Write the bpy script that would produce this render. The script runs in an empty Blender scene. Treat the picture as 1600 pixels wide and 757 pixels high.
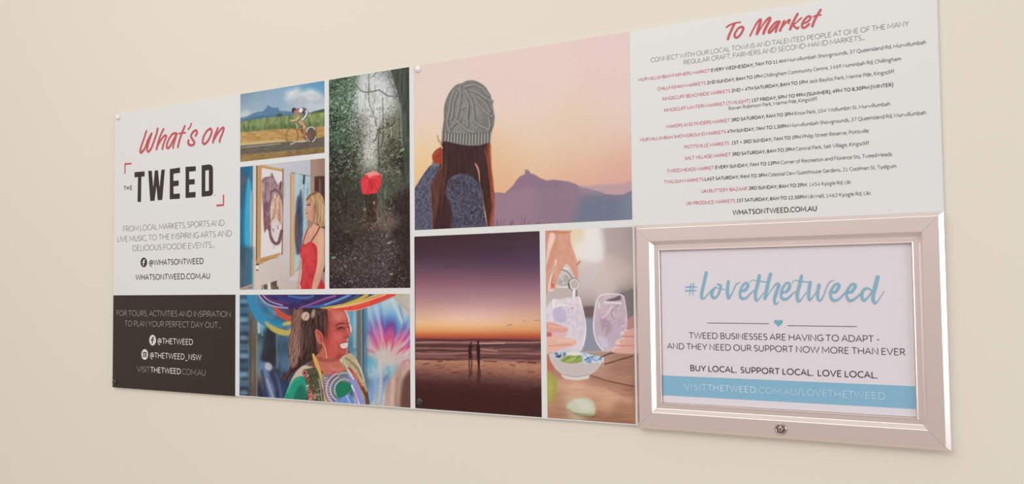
import bpy, bmesh, math, random
import numpy as np
from mathutils import Matrix, Vector

C = bpy.context.scene.collection
sc = bpy.context.scene

# ------------------------------------------------------------------ camera
F_PX, W_PX, H_PX = 1450.0, 1600.0, 757.0
YAW, PITCH, ROLL = -0.53826448, 0.04658494, -0.01072099
D = 1.31                    # eye to the face of the display board
TB = 0.006                  # board thickness (wall face is y = 0, room is y < 0)
Z0 = 1.50                   # height of the eye above the floor
EYE = np.array([0.0, -(D + TB), Z0])
_fw = np.array([math.sin(YAW) * math.cos(PITCH), math.cos(YAW) * math.cos(PITCH), math.sin(PITCH)])
_rt = np.array([math.cos(YAW), -math.sin(YAW), 0.0])
_up = np.cross(_rt, _fw)
RT = math.cos(ROLL) * _rt + math.sin(ROLL) * _up
UP = -math.sin(ROLL) * _rt + math.cos(ROLL) * _up
FW = _fw
cam = bpy.data.cameras.new('camera')
cam.sensor_width = 36.0
cam.sensor_fit = 'HORIZONTAL'
cam.lens = F_PX / W_PX * 36.0
cam.clip_start = 0.02
co = bpy.data.objects.new('camera', cam)
C.objects.link(co)
M4 = Matrix.Identity(4)
for i in range(3):
    M4[i][0], M4[i][1], M4[i][2], M4[i][3] = RT[i], UP[i], -FW[i], EYE[i]
co.matrix_world = M4
sc.camera = co

# ------------------------------------------------------------------ light and exposure
sc.view_settings.view_transform = 'Standard'
sc.view_settings.look = 'None'
sc.view_settings.exposure = 0.04
sc.view_settings.gamma = 1.0
sc.view_settings.use_curve_mapping = False
world = bpy.data.worlds.new('room_light')
sc.world = world
world.use_nodes = True
# the room around the wall: pale ceiling above, dimmer furniture and floor below
_nt = world.node_tree
_tc = _nt.nodes.new('ShaderNodeTexCoord'); _sx = _nt.nodes.new('ShaderNodeSeparateXYZ'); _mr = _nt.nodes.new('ShaderNodeMapRange'); _rp = _nt.nodes.new('ShaderNodeValToRGB')
_nt.links.new(_tc.outputs['Generated'], _sx.inputs[0]); _nt.links.new(_sx.outputs['Z'], _mr.inputs['Value'])
_mr.inputs['From Min'].default_value = -1.0; _mr.inputs['From Max'].default_value = 1.0
_nt.links.new(_mr.outputs[0], _rp.inputs[0]); _nt.links.new(_rp.outputs[0], _nt.nodes['Background'].inputs[0])
_e = _rp.color_ramp.elements
_e[0].position = 0.0; _e[0].color = (0.60, 0.525, 0.49, 1)
_e[1].position = 1.0; _e[1].color = (0.95, 0.935, 0.89, 1)
for _p, _c in ((0.40, (0.60, 0.53, 0.50, 1)), (0.53, (0.74, 0.685, 0.66, 1)), (0.68, (0.95, 0.925, 0.90, 1))):
    _q = _e.new(_p); _q.color = _c
_nt.nodes['Background'].inputs[1].default_value = 0.88

def area(name, loc, target, sx, sy, power, col):
    l = bpy.data.lights.new(name, 'AREA')
    l.shape = 'RECTANGLE'; l.size = sx; l.size_y = sy; l.energy = power; l.color = col
    o = bpy.data.objects.new(name, l); C.objects.link(o)
    o.location = loc
    d = Vector(target) - Vector(loc)
    o.rotation_euler = d.to_track_quat('-Z', 'Y').to_euler()
    return o
# daylight from the windows of the room, far to the right, and the ceiling light
area('window_daylight', (3.4, -1.45, 1.8), (-0.4, 0.0, 1.5), 2.0, 1.6, 46, (0.91, 0.965, 1.07))
area('ceiling_light', (-1.3, -1.9, 2.9), (-1.3, 0.0, 1.6), 2.0, 1.2, 15, (1.0, 0.965, 0.92))

# ------------------------------------------------------------------ helpers
def wall_xz(px, py, h=0.0):
    """photo pixel -> (X, Z) on the plane h metres in front of the board face"""
    px = np.asarray(px, float); py = np.asarray(py, float)
    a = (px - W_PX / 2) / F_PX; b = (H_PX / 2 - py) / F_PX
    d = [RT[i] * a + UP[i] * b + FW[i] for i in range(3)]
    t = (D - h) / d[1]
    return d[0] * t, Z0 + d[2] * t
def photo_px(X, Z, h=0.0):
    qx = X; qy = D - h; qz = Z - Z0
    w = FW[0] * qx + FW[1] * qy + FW[2] * qz
    return (W_PX / 2 + F_PX * (RT[0] * qx + RT[1] * qy + RT[2] * qz) / w,
            H_PX / 2 - F_PX * (UP[0] * qx + UP[1] * qy + UP[2] * qz) / w)
def lin(c):
    c = np.asarray(c, float) / 255.0
    return np.where(c <= 0.04045, c / 12.92, ((c + 0.055) / 1.055) ** 2.4)
ILL = np.array([0.98, 0.945, 0.92])           # how bright the room lights a pure white sheet
GLOSS = 0.019                                # veil the gloss lays over everything
def albedo(c):
    return np.clip((lin(c) - GLOSS) / ILL, 0.003, 0.92)
def mat(name, col, rough=0.5, metal=0.0, spec=0.5, bump=0.0, bscale=40.0, mottle=0.0, coat=0.0):
    m = bpy.data.materials.new(name); m.use_nodes = True
    nt = m.node_tree; b = nt.nodes['Principled BSDF']
    b.inputs['Base Color'].default_value = (*col, 1)
    b.inputs['Roughness'].default_value = rough
    b.inputs['Metallic'].default_value = metal
    b.inputs['Specular IOR Level'].default_value = spec
    b.inputs['Coat Weight'].default_value = coat
    if bump or mottle:
        tc = nt.nodes.new('ShaderNodeTexCoord')
        n = nt.nodes.new('ShaderNodeTexNoise'); n.inputs['Scale'].default_value = bscale
        n.inputs['Detail'].default_value = 5
        nt.links.new(tc.outputs['Object'], n.inputs['Vector'])
        if bump:
            bp = nt.nodes.new('ShaderNodeBump'); bp.inputs['Strength'].default_value = bump
            bp.inputs['Distance'].default_value = 0.002
            nt.links.new(n.outputs['Fac'], bp.inputs['Height'])
            nt.links.new(bp.outputs['Normal'], b.inputs['Normal'])
        if mottle:
            n2 = nt.nodes.new('ShaderNodeTexNoise'); n2.inputs['Scale'].default_value = 1.3
            nt.links.new(tc.outputs['Object'], n2.inputs['Vector'])
            mx = nt.nodes.new('ShaderNodeMix'); mx.data_type = 'RGBA'
            mx.inputs['A'].default_value = (*[c * (1 - mottle) for c in col], 1)
            mx.inputs['B'].default_value = (*[min(1, c * (1 + mottle)) for c in col], 1)
            nt.links.new(n2.outputs['Fac'], mx.inputs['Factor'])
            nt.links.new(mx.outputs['Result'], b.inputs['Base Color'])
    return m
def tag(o, label=None, cat=None, group=None, kind=None):
    if label: o['label'] = label
    if cat: o['category'] = cat
    if group: o['group'] = group
    if kind: o['kind'] = kind
    return o
def link(name, verts, faces, m, parent=None, smooth=False):
    me = bpy.data.meshes.new(name)
    me.from_pydata([tuple(v) for v in verts], [], faces)
    me.update()
    for mm in (m if isinstance(m, list) else [m]): me.materials.append(mm)
    if smooth:
        for p in me.polygons: p.use_smooth = True
    o = bpy.data.objects.new(name, me); C.objects.link(o)
    if parent: o.parent = parent
    return o
def empty(name, loc):
    o = bpy.data.objects.new(name, None); C.objects.link(o)
    o.location = loc; o.empty_display_size = 0.05
    return o
def box(name, x0, x1, y0, y1, z0, z1, m, parent=None, bevel=0.0):
    bm = bmesh.new(); bmesh.ops.create_cube(bm, size=1.0)
    for v in bm.verts:
        v.co = Vector(((x0 + x1) / 2 + v.co.x * (x1 - x0), (y0 + y1) / 2 + v.co.y * (y1 - y0), (z0 + z1) / 2 + v.co.z * (z1 - z0)))
    if bevel:
        bmesh.ops.bevel(bm, geom=bm.edges[:], offset=bevel, segments=2, affect='EDGES')
    me = bpy.data.meshes.new(name); bm.to_mesh(me); bm.free(); me.materials.append(m)
    o = bpy.data.objects.new(name, me); C.objects.link(o)
    if parent: o.parent = parent
    return o
def lathe(name, prof, m, loc, parent=None, n=40):
    """prof: list of (radius, height out of the wall); axis = -y"""
    verts, faces = [], []
    for r, h in prof:
        for k in range(n):
            a = 2 * math.pi * k / n
            verts.append((loc[0] + r * math.cos(a), loc[1] - h, loc[2] + r * math.sin(a)))
    for i in range(len(prof) - 1):
        for k in range(n):
            k2 = (k + 1) % n
            faces.append((i * n + k, (i + 1) * n + k, (i + 1) * n + k2, i * n + k2))
    faces.append(tuple(range((len(prof) - 1) * n, len(prof) * n)))
    return link(name, verts, faces, m, parent, smooth=True)

# ------------------------------------------------------------------ materials
WALL = mat('cream_wall_paint', (0.798, 0.748, 0.640), 0.75, spec=0.25, bump=0.06, bscale=160, mottle=0.015)
SHEET = mat('white_printed_sheet', (0.770, 0.778, 0.772), 0.35, spec=0.35)
SHEET_EDGE = mat('white_sheet_edge', (0.80, 0.79, 0.77), 0.5)
def ink(name, c, rough=0.4, spec=0.3, k=1.0): return mat(name, tuple(np.clip(albedo(c) * k, 0, .92)), rough, spec=spec)
RED = ink('coral_red_ink', (203, 92, 98))
RED_SMALL = ink('soft_red_ink', (205, 88, 100))
DARK = ink('charcoal_ink', (66, 57, 55))
GREY = ink('grey_ink', (112, 106, 104))
MIDGREY = ink('mid_grey_ink', (86, 80, 78))
BLACKP = mat('black_panel_ink', tuple(albedo((62, 54, 49))), 0.28, spec=0.3)
PALE = ink('pale_ink', (176, 168, 160))
WHITEINK = ink('white_ink', (226, 220, 212))
PAPER = mat('white_poster_paper', (0.835, 0.785, 0.815), 0.6, spec=0.2)
BLUE = ink('dusty_blue_ink', (140, 180, 197), k=1.1)
BLUEBAND = ink('sky_blue_ink', (139, 183, 204), k=1.1)
PALEBLUE = ink('pale_blue_ink', (205, 222, 228), k=1.1)
PLUM = ink('plum_grey_ink', (84, 74, 80))
SILVER = mat('satin_silver_aluminium', (0.84, 0.735, 0.70), 0.28, metal=0.9, bump=0.02, bscale=300)
CHROME = mat('polished_chrome', (0.52, 0.41, 0.41), 0.14, metal=1.0)
KEYDARK = mat('dark_keyway', (0.03, 0.02, 0.02), 0.5)
CAPWHITE = mat('white_gloss_plastic', (0.86, 0.84, 0.82), 0.18, spec=0.6)
CAPDARK = mat('dark_gloss_plastic', (0.040, 0.028, 0.026), 0.15, spec=0.6)
def print_material():
    m = bpy.data.materials.new('photo_print_ink'); m.use_nodes = True
    nt = m.node_tree; b = nt.nodes['Principled BSDF']
    a = nt.nodes.new('ShaderNodeVertexColor'); a.layer_name = 'ink'
    nt.links.new(a.outputs['Color'], b.inputs['Base Color'])
    b.inputs['Roughness'].default_value = 0.35
    b.inputs['Specular IOR Level'].default_value = 0.3
    return m
PRINT = print_material()
def clear_material():
    m = bpy.data.materials.new('clear_acrylic'); m.use_nodes = True
    nt = m.node_tree; nt.nodes.clear()
    out = nt.nodes.new('ShaderNodeOutputMaterial'); mx = nt.nodes.new('ShaderNodeMixShader')
    tr = nt.nodes.new('ShaderNodeBsdfTransparent'); gl = nt.nodes.new('ShaderNodeBsdfGlossy')
    fr = nt.nodes.new('ShaderNodeFresnel'); fr.inputs['IOR'].default_value = 1.22
    gl.inputs['Roughness'].default_value = 0.08
    tr.inputs['Color'].default_value = (0.985, 0.985, 0.99, 1)
    ge = nt.nodes.new('ShaderNodeNewGeometry'); inv = nt.nodes.new('ShaderNodeMath'); inv.operation = 'SUBTRACT'; inv.inputs[0].default_value = 1.0
    mu = nt.nodes.new('ShaderNodeMath'); mu.operation = 'MULTIPLY'
    nt.links.new(ge.outputs['Backfacing'], inv.inputs[1]); nt.links.new(fr.outputs[0], mu.inputs[0]); nt.links.new(inv.outputs[0], mu.inputs[1])
    nt.links.new(mu.outputs[0], mx.inputs[0]); nt.links.new(tr.outputs[0], mx.inputs[1])
    nt.links.new(gl.outputs[0], mx.inputs[2]); nt.links.new(mx.outputs[0], out.inputs[0])
    return m
ACRYLIC = clear_material()

# ------------------------------------------------------------------ wall
w = box('wall_back', -4.2, 2.2, 0.0, 0.12, 0.0, 3.0, WALL)
tag(w, 'cream painted wall behind the board', 'wall', kind='structure')

# ------------------------------------------------------------------ display board
BX0, BX1, BZ0, BZ1 = -1.8085, -0.1335, Z0 - 0.2146, Z0 + 0.3897
board = empty('display_board', ((BX0 + BX1) / 2, -TB, BZ0))
tag(board, 'long white printed display board with photos and event text, flat on cream wall', 'display board')
bpy.context.view_layer.update()
BINV = Matrix.Translation(-board.location)
def on_board(o):
    o.parent = board; o.matrix_parent_inverse = BINV
    return o
on_board(box('backing_sheet', BX0, BX1, -TB, -0.0004, BZ0, BZ1, SHEET, bevel=0.0008))

YF = -TB                                   # face of the board
# ---- ribbons and lettering (flat ink, meshed)
def catmull(P, n=6, closed=False):
    P = np.asarray(P, float); out = []
    N = len(P)
    rng = range(N) if closed else range(N - 1)
    for i in rng:
        if closed: p0, p1, p2, p3 = P[i - 1], P[i], P[(i + 1) % N], P[(i + 2) % N]
        else: p0, p1, p2, p3 = P[max(i - 1, 0)], P[i], P[i + 1], P[min(i + 2, N - 1)]
        for k in range(n):
            t = k / n
            out.append(0.5 * (2 * p1 + (p2 - p0) * t + (2 * p0 - 5 * p1 + 4 * p2 - p3) * t * t + (3 * p1 - p0 - 3 * p2 + p3) * t ** 3))
    if not closed: out.append(P[-1])
    return np.array(out)
def ribbon(P, hw, verts, faces, mi=0, fm=None, round_ends=False, y=0.0):
    """P Nx2 polyline in (X,Z); hw half widths"""
    P = np.asarray(P, float)
    keep = [0] + [i for i in range(1, len(P)) if np.hypot(*(P[i] - P[i - 1])) > 1e-7]
    P = P[keep]; hw = np.broadcast_to(hw, (len(hw) if np.ndim(hw) else len(keep),))
    hw = hw[keep] if len(hw) != len(P) else hw
    if len(P) < 2: return
    T = np.diff(P, axis=0); T /= np.linalg.norm(T, axis=1)[:, None]
    Nn = np.stack([-T[:, 1], T[:, 0]], 1)
    L = []
    for i in range(len(P)):
        a = Nn[max(i - 1, 0)]; b = Nn[min(i, len(Nn) - 1)]
        m = a + b; ln = np.linalg.norm(m)
        if ln < 0.3: m = b
        else: m = m / ln / max(ln / 2, 0.62)
        L.append(m)
    base = len(verts)
    for i in range(len(P)):
        yy = y + 6e-6 * i                              # a hair of rise along the stroke where it crosses itself
        verts.append((*(P[i] + L[i] * hw[i]), yy)); verts.append((*(P[i] - L[i] * hw[i]), yy))
    for i in range(len(P) - 1):
        k = base + 2 * i
        faces.append((k, k + 1, k + 3, k + 2))
        if fm is not None: fm.append(mi)
    if round_ends:
        for e in (0, len(P) - 1):
            b0 = len(verts)
            for k in range(10):
                a = 2 * math.pi * k / 10
                verts.append((P[e][0] + hw[e] * math.cos(a), P[e][1] + hw[e] * math.sin(a), y - 2e-5 if e == 0 else y + 6e-6 * len(P) + 2e-5))
            faces.append(tuple(range(b0, b0 + 10)))
            if fm is not None: fm.append(mi)
def arc(cx, cy, rx, ry, a0, a1, n=10):
    return [(cx + rx * math.cos(math.radians(a0 + (a1 - a0) * k / n)), cy + ry * math.sin(math.radians(a0 + (a1 - a0) * k / n))) for k in range(n + 1)]
# stroke alphabet: width, strokes; capital height = 1
G = {}
G['A'] = (.86, [[(0, 0), (.43, 1), (.86, 0)], [(.16, .34), (.70, .34)]])
G['B'] = (.62, [[(.0, 0), (0, 1), (.3, 1)] + arc(.30, .76, .25, .24, 90, -90) + [(0, .52)], [(.3, .52)] + arc(.33, .26, .29, .26, 90, -90) + [(0, 0)]])
G['C'] = (.78, [arc(.5, .5, .5, .5, 52, 308, 16)])
G['D'] = (.84, [[(0, 0), (0, 1), (.34, 1)] + arc(.34, .5, .5, .5, 90, -90, 14) + [(0, 0)]])
G['E'] = (.55, [[(.55, 1), (0, 1), (0, 0), (.55, 0)], [(0, .52), (.47, .52)]])
G['F'] = (.53, [[(.53, 1), (0, 1), (0, 0)], [(0, .49), (.46, .49)]])
G['G'] = (.84, [arc(.5, .5, .5, .5, 52, 318, 16) + [(.84, .16), (.84, .45), (.55, .45)]])
G['H'] = (.78, [[(0, 0), (0, 1)], [(.78, 0), (.78, 1)], [(0, .51), (.78, .51)]])
G['I'] = (.0, [[(0, 0), (0, 1)]])
G['J'] = (.38, [[(.38, 1), (.38, .3)] + arc(.12, .28, .26, .28, 0, -100)])
G['K'] = (.68, [[(0, 0), (0, 1)], [(.63, 1), (.05, .52), (.68, 0)], ])
G['L'] = (.5, [[(0, 1), (0, 0), (.5, 0)]])
G['M'] = (.98, [[(0, 0), (0, 1), (.49, .22), (.98, 1), (.98, 0)]])
G['N'] = (.78, [[(0, 0), (0, 1), (.78, 0), (.78, 1)]])
G['O'] = (1.0, [arc(.5, .5, .5, .5, 90, 450, 24)])
G['P'] = (.6, [[(0, 0), (0, 1), (.28, 1)] + arc(.30, .70, .30, .30, 90, -90) + [(0, .40)]])
G['Q'] = (1.0, [arc(.5, .5, .5, .5, 90, 450, 24), [(.6, .1), (.98, -.22)]])
G['R'] = (.66, [[(0, 0), (0, 1), (.28, 1)] + arc(.29, .73, .28, .27, 90, -90) + [(0, .46)], [(.27, .46), (.66, 0)]])
G['S'] = (.56, [arc(.29, .745, .255, .255, 40, 250, 10) + arc(.27, .26, .28, .26, 80, -140, 10)])
G['T'] = (.76, [[(0, 1), (.76, 1)], [(.38, 1), (.38, 0)]])
G['U'] = (.72, [[(0, 1), (0, .36)] + arc(.36, .36, .36, .36, 180, 360, 12) + [(.72, 1)]])
G['V'] = (.86, [[(0, 1), (.43, 0), (.86, 1)]])
G['W'] = (1.34, [[(0, 1), (.34, 0), (.67, 1), (1.0, 0), (1.34, 1)]])
G['X'] = (.78, [[(0, 0), (.78, 1)], [(0, 1), (.78, 0)]])
G['Y'] = (.80, [[(0, 1), (.4, .42), (.8, 1)], [(.4, .42), (.4, 0)]])
G['Z'] = (.72, [[(.02, 1), (.7, 1), (0, 0), (.72, 0)]])
G['0'] = (.62, [arc(.31, .5, .31, .5, 90, 450, 20)])
G['1'] = (.5, [[(.06, .78), (.28, 1), (.28, 0)], [(.05, 0), (.5, 0)]])
G['2'] = (.56, [arc(.27, .73, .26, .27, 165, -30, 10) + [(0, 0), (.56, 0)]])
G['3'] = (.55, [arc(.26, .76, .24, .24, 155, -85, 9) + arc(.26, .26, .28, .26, 88, -155, 10)])
G['4'] = (.62, [[(.46, 0), (.46, 1), (0, .28), (.62, .28)]])
G['5'] = (.55, [[(.5, 1), (.1, 1), (.05, .57)] + arc(.25, .30, .28, .30, 105, -145, 10)])
G['6'] = (.58, [[(.42, 1), (.05, .42)], arc(.29, .30, .28, .30, 90, 450, 16)])
G['7'] = (.56, [[(0, 1), (.56, 1), (.16, 0)]])
G['8'] = (.56, [arc(.28, .76, .23, .24, 90, 450, 14), arc(.28, .26, .28, .26, 90, 450, 14)])
G['9'] = (.58, [[(.16, 0), (.53, .58)], arc(.29, .70, .28, .30, 90, 450, 16)])
XH = .70
def lc(dx=0): return arc(.31 + dx, .35, .31, .36, 90, 450, 16)
G['a'] = (.5, [[(.04, .58)] + arc(.25, .47, .22, .24, 140, 0, 7) + [(.47, 0)], arc(.24, .2, .24, .2, 20, 340, 12)])
G['b'] = (.58, [[(0, 0), (0, 1.05)], arc(.27, .35, .30, .36, 90, 450, 16)])
G['c'] = (.46, [arc(.32, .35, .32, .36, 48, 312, 12)])
G['d'] = (.58, [[(.58, 0), (.58, 1.05)], arc(.30, .35, .30, .36, 90, 450, 16)])
G['e'] = (.55, [[(.02, .38), (.55, .38)] + arc(.29, .35, .28, .36, 5, 312, 14)])
G['f'] = (.36, [[(.12, 0), (.12, .8)] + arc(.32, .82, .2, .22, 180, 80, 6), [(0, .66), (.34, .66)]])
G['g'] = (.56, [arc(.25, .44, .22, .26, 90, 450, 14), [(.25, .18), (.08, .1), (.18, .0), (.44, -.03)] + arc(.27, -.17, .25, .13, 50, -230, 10), [(.4, .66), (.58, .68)]])
G['h'] = (.52, [[(0, 0), (0, 1.05)], [(0, .48)] + arc(.27, .44, .25, .26, 160, 0, 8) + [(.52, 0)]])
G['i'] = (.0, [[(0, 0), (0, XH)], [(0, .88), (0, 1.0)]])
G['j'] = (.1, [[(.1, XH), (.1, -.15), (-.05, -.26)], [(.1, .88), (.1, 1.0)]])
G['k'] = (.48, [[(0, 0), (0, 1.05)], [(.44, XH), (.04, .36), (.48, 0)]])
G['l'] = (.0, [[(0, 0), (0, 1.05)]])
G['m'] = (.9, [[(0, 0), (0, XH)], [(0, .48)] + arc(.24, .45, .21, .25, 160, 0, 7) + [(.45, 0)], [(.45, .46)] + arc(.69, .45, .21, .25, 160, 0, 7) + [(.90, 0)]])
G['n'] = (.52, [[(0, 0), (0, XH)], [(0, .48)] + arc(.27, .44, .25, .26, 160, 0, 8) + [(.52, 0)]])
G['o'] = (.64, [arc(.32, .35, .32, .36, 90, 450, 16)])
G['p'] = (.58, [[(0, XH), (0, -.27)], arc(.27, .35, .30, .36, 90, 450, 16)])
G['q'] = (.58, [[(.58, XH), (.58, -.27)], arc(.30, .35, .30, .36, 90, 450, 16)])
G['r'] = (.34, [[(0, 0), (0, XH)], [(0, .42)] + arc(.3, .40, .28, .3, 160, 82, 5)])
G['s'] = (.44, [arc(.22, .53, .19, .17, 40, 240, 8) + arc(.20, .18, .22, .18, 75, -145, 8)])
G['t'] = (.36, [[(.12, .92), (.12, .2)] + arc(.28, .2, .16, .2, 180, 290, 5), [(0, .66), (.34, .66)]])
G['u'] = (.5, [[(0, XH), (0, .25)] + arc(.24, .25, .24, .25, 180, 345, 8), [(.5, XH), (.5, 0)]])
G['v'] = (.56, [[(0, XH), (.28, 0), (.56, XH)]])
G['w'] = (.86, [[(0, XH), (.22, 0), (.43, XH), (.64, 0), (.86, XH)]])
G['x'] = (.52, [[(0, 0), (.52, XH)], [(0, XH), (.52, 0)]])
G['y'] = (.56, [[(0, XH), (.28, .02)], [(.56, XH), (.17, -.27)]])
G['z'] = (.48, [[(.02, XH), (.46, XH), (0, 0), (.48, 0)]])
G['.'] = (.0, [[(0, -.02), (0, .12)]])
G[','] = (.06, [[(.05, .12), (.05, .0), (.0, -.16)]])
G[';'] = (.06, [[(.05, .12), (.05, .0), (.0, -.16)], [(.05, .55), (.05, .69)]])
G['-'] = (.32, [[(0, .38), (.32, .38)]])
G['+'] = (.5, [[(0, .45), (.5, .45)], [(.25, .2), (.25, .7)]])
G['/'] = (.42, [[(0, -.1), (.42, 1.05)]])
G['('] = (.2, [arc(.4, .42, .4, .68, 115, 245, 8)])
G[')'] = (.2, [arc(-.2, .42, .4, .68, 65, -65, 8)])
G['_'] = (.55, [[(0, -.12), (.55, -.12)]])
G['@'] = (1.0, [arc(.47, .42, .17, .22, 90, 450, 14), [(.66, .66), (.63, .28), (.76, .2)] + arc(.5, .42, .48, .54, -18, 290, 18)])
BEAR = {}
for _c in 'AVWYXT': BEAR[_c] = (.015, .015)
for _c in 'OQ@': BEAR[_c] = (.065, .065)
for _c in 'CG': BEAR[_c] = (.065, .04)
BEAR.update({'D': (.115, .065), 'P': (.115, .03), 'R': (.115, .03), 'K': (.115, .01), 'L': (.115, .01), 'F': (.115, .02), 'E': (.115, .06), 'S': (.05, .05), 'Z': (.04, .04), 'J': (.0, .1), 'B': (.115, .06)})
for _c in 'ocegdqa': BEAR[_c] = (.05, .08)
for _c in 'vwyxkzstfr': BEAR[_c] = (.03, .02)
BEAR.update({'o': (.05, .05), 'e': (.05, .05), 'c': (.05, .03), 'b': (.09, .05), 'p': (.09, .05), 'r': (.09, .0), 'k': (.09, .0), '.': (.07, .07), ',': (.06, .06), ';': (.06, .06), '-': (.07, .07), '/': (.02, .02)})
def layout(text, sb, wt):
    """stroke list and advance in cap heights; sb scales the side bearings"""
    x = 0.0; out = []; k = sb / .12
    for ch in text:
        if ch == ' ': x += .26 + .04 * k; continue
        g = G[ch]; l, r = BEAR.get(ch, (.10, .10))
        l, r = l * k, r * k
        for s in g[1]: out.append([(x + l + wt / 2 + p[0], p[1]) for p in s])
        x += g[0] + l + r + wt
    return out, x
def text_line(name, runs, start, end, cap, parent_fn, y_off=0.0004, plane_h=0.0, sb=.12, spans=None, level=True):
    """runs: [(text, weight, material)]; start/end: photo points of the baseline; cap: capital height in metres"""
    (x0, x1), (z0, z1) = wall_xz([start[0], end[0]], [start[1], end[1]], plane_h)
    if level: z0 = z1 = (z0 + z1) / 2
    lay = [layout(t, sb, wt) for t, wt, m in runs]
    if spans is None:
        tot = sum(l[1] for l in lay); xs = [x0]
        for l in lay: xs.append(xs[-1] + (x1 - x0) * l[1] / tot)
    else:
        # given break points (photo x) for the first breaks, the rest proportional
        xs = [x0] + [float(wall_xz(s, start[1] + (end[1] - start[1]) * (s - start[0]) / (end[0] - start[0]), plane_h)[0]) for s in spans]
        rest = lay[len(spans):]; tot = sum(l[1] for l in rest); xb = xs[-1]
        for l in rest: xs.append(xs[-1] + (x1 - xb) * l[1] / tot)
    verts, faces, fm, mats = [], [], [], []
    for (t, wt, m), l, xa, xb in zip(runs, lay, xs[:-1], xs[1:]):
        if m not in mats: mats.append(m)
        sx = (xb - xa) / l[1]
        hw = wt / 2
        for s in l[0]:
            P = [(p[0], hw + min(max(p[1], 0), 1) * (1 - 2 * hw) if -.005 <= p[1] <= 1.005 else p[1]) for p in s]
            P = np.array(P)
            # ribbon in em space scaled to metres, stroke weight kept even
            Q = np.stack([xa + P[:, 0] * sx, z0 + (z1 - z0) * ((xa + P[:, 0] * sx) - x0) / (x1 - x0) + P[:, 1] * cap], 1)
            v2, f2 = [], []
            ribbon(Q, np.full(len(Q), hw * (0.5 * sx + 0.5 * cap)), v2, f2, y=1.6e-5 * (len(faces) % 3))
            b0 = len(verts); verts += v2; faces += [tuple(i + b0 for i in f) for f in f2]; fm += [mats.index(m)] * len(f2)
    yy = YF - plane_h - y_off
    o = link(name, [(v[0], yy - v[2], v[1]) for v in verts], faces, mats)
    o.data.polygons.foreach_set('material_index', fm)
    return parent_fn(o)
def shapes(name, polys, m, parent_fn, y_off=0.0004, plane_h=0.0):
    """flat inked shapes given as photo point outlines, lying on the board"""
    verts, faces = [], []
    for P in polys:
        P = np.asarray(P, float); X, Z = wall_xz(P[:, 0], P[:, 1], plane_h)
        b0 = len(verts); verts += [(x, YF - plane_h - y_off, z) for x, z in zip(X, Z)]
        faces.append(tuple(range(b0, b0 + len(P))))
    bm = bmesh.new(); vs = [bm.verts.new(v) for v in verts]
    for f in faces: bm.faces.new([vs[i] for i in f])
    bm.normal_update(); bmesh.ops.triangulate(bm, faces=bm.faces[:])
    me = bpy.data.meshes.new(name); bm.to_mesh(me); bm.free(); me.materials.append(m)
    o = bpy.data.objects.new(name, me); C.objects.link(o)
    return parent_fn(o)
def brush(name, strokes, m, parent_fn, y_off=0.0004, plane_h=0.0):
    """brush lettering: strokes of (x, y, width) photo points"""
    verts, faces = [], []
    for k, S in enumerate(strokes):
        S = catmull(np.asarray(S, float), 7)
        X, Z = wall_xz(S[:, 0], S[:, 1], plane_h)
        # metres per photo pixel near the stroke
        xa, za = wall_xz(S[:, 0] + 1, S[:, 1], plane_h); xb, zb = wall_xz(S[:, 0], S[:, 1] + 1, plane_h)
        sc_ = (np.hypot(xa - X, za - Z) + np.hypot(xb - X, zb - Z)) / 2
        ribbon(np.stack([X, Z], 1), S[:, 2] * sc_ / 2, verts, faces, round_ends=True, y=k * 1.2e-5)
    o = link(name, [(v[0], YF - plane_h - y_off - v[2], v[1]) for v in verts], faces, m)
    return parent_fn(o)
def disc(cx, cy, rx, ry, n=28):
    return [(cx + rx * math.cos(2 * math.pi * k / n), cy + ry * math.sin(2 * math.pi * k / n)) for k in range(n)]

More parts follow.
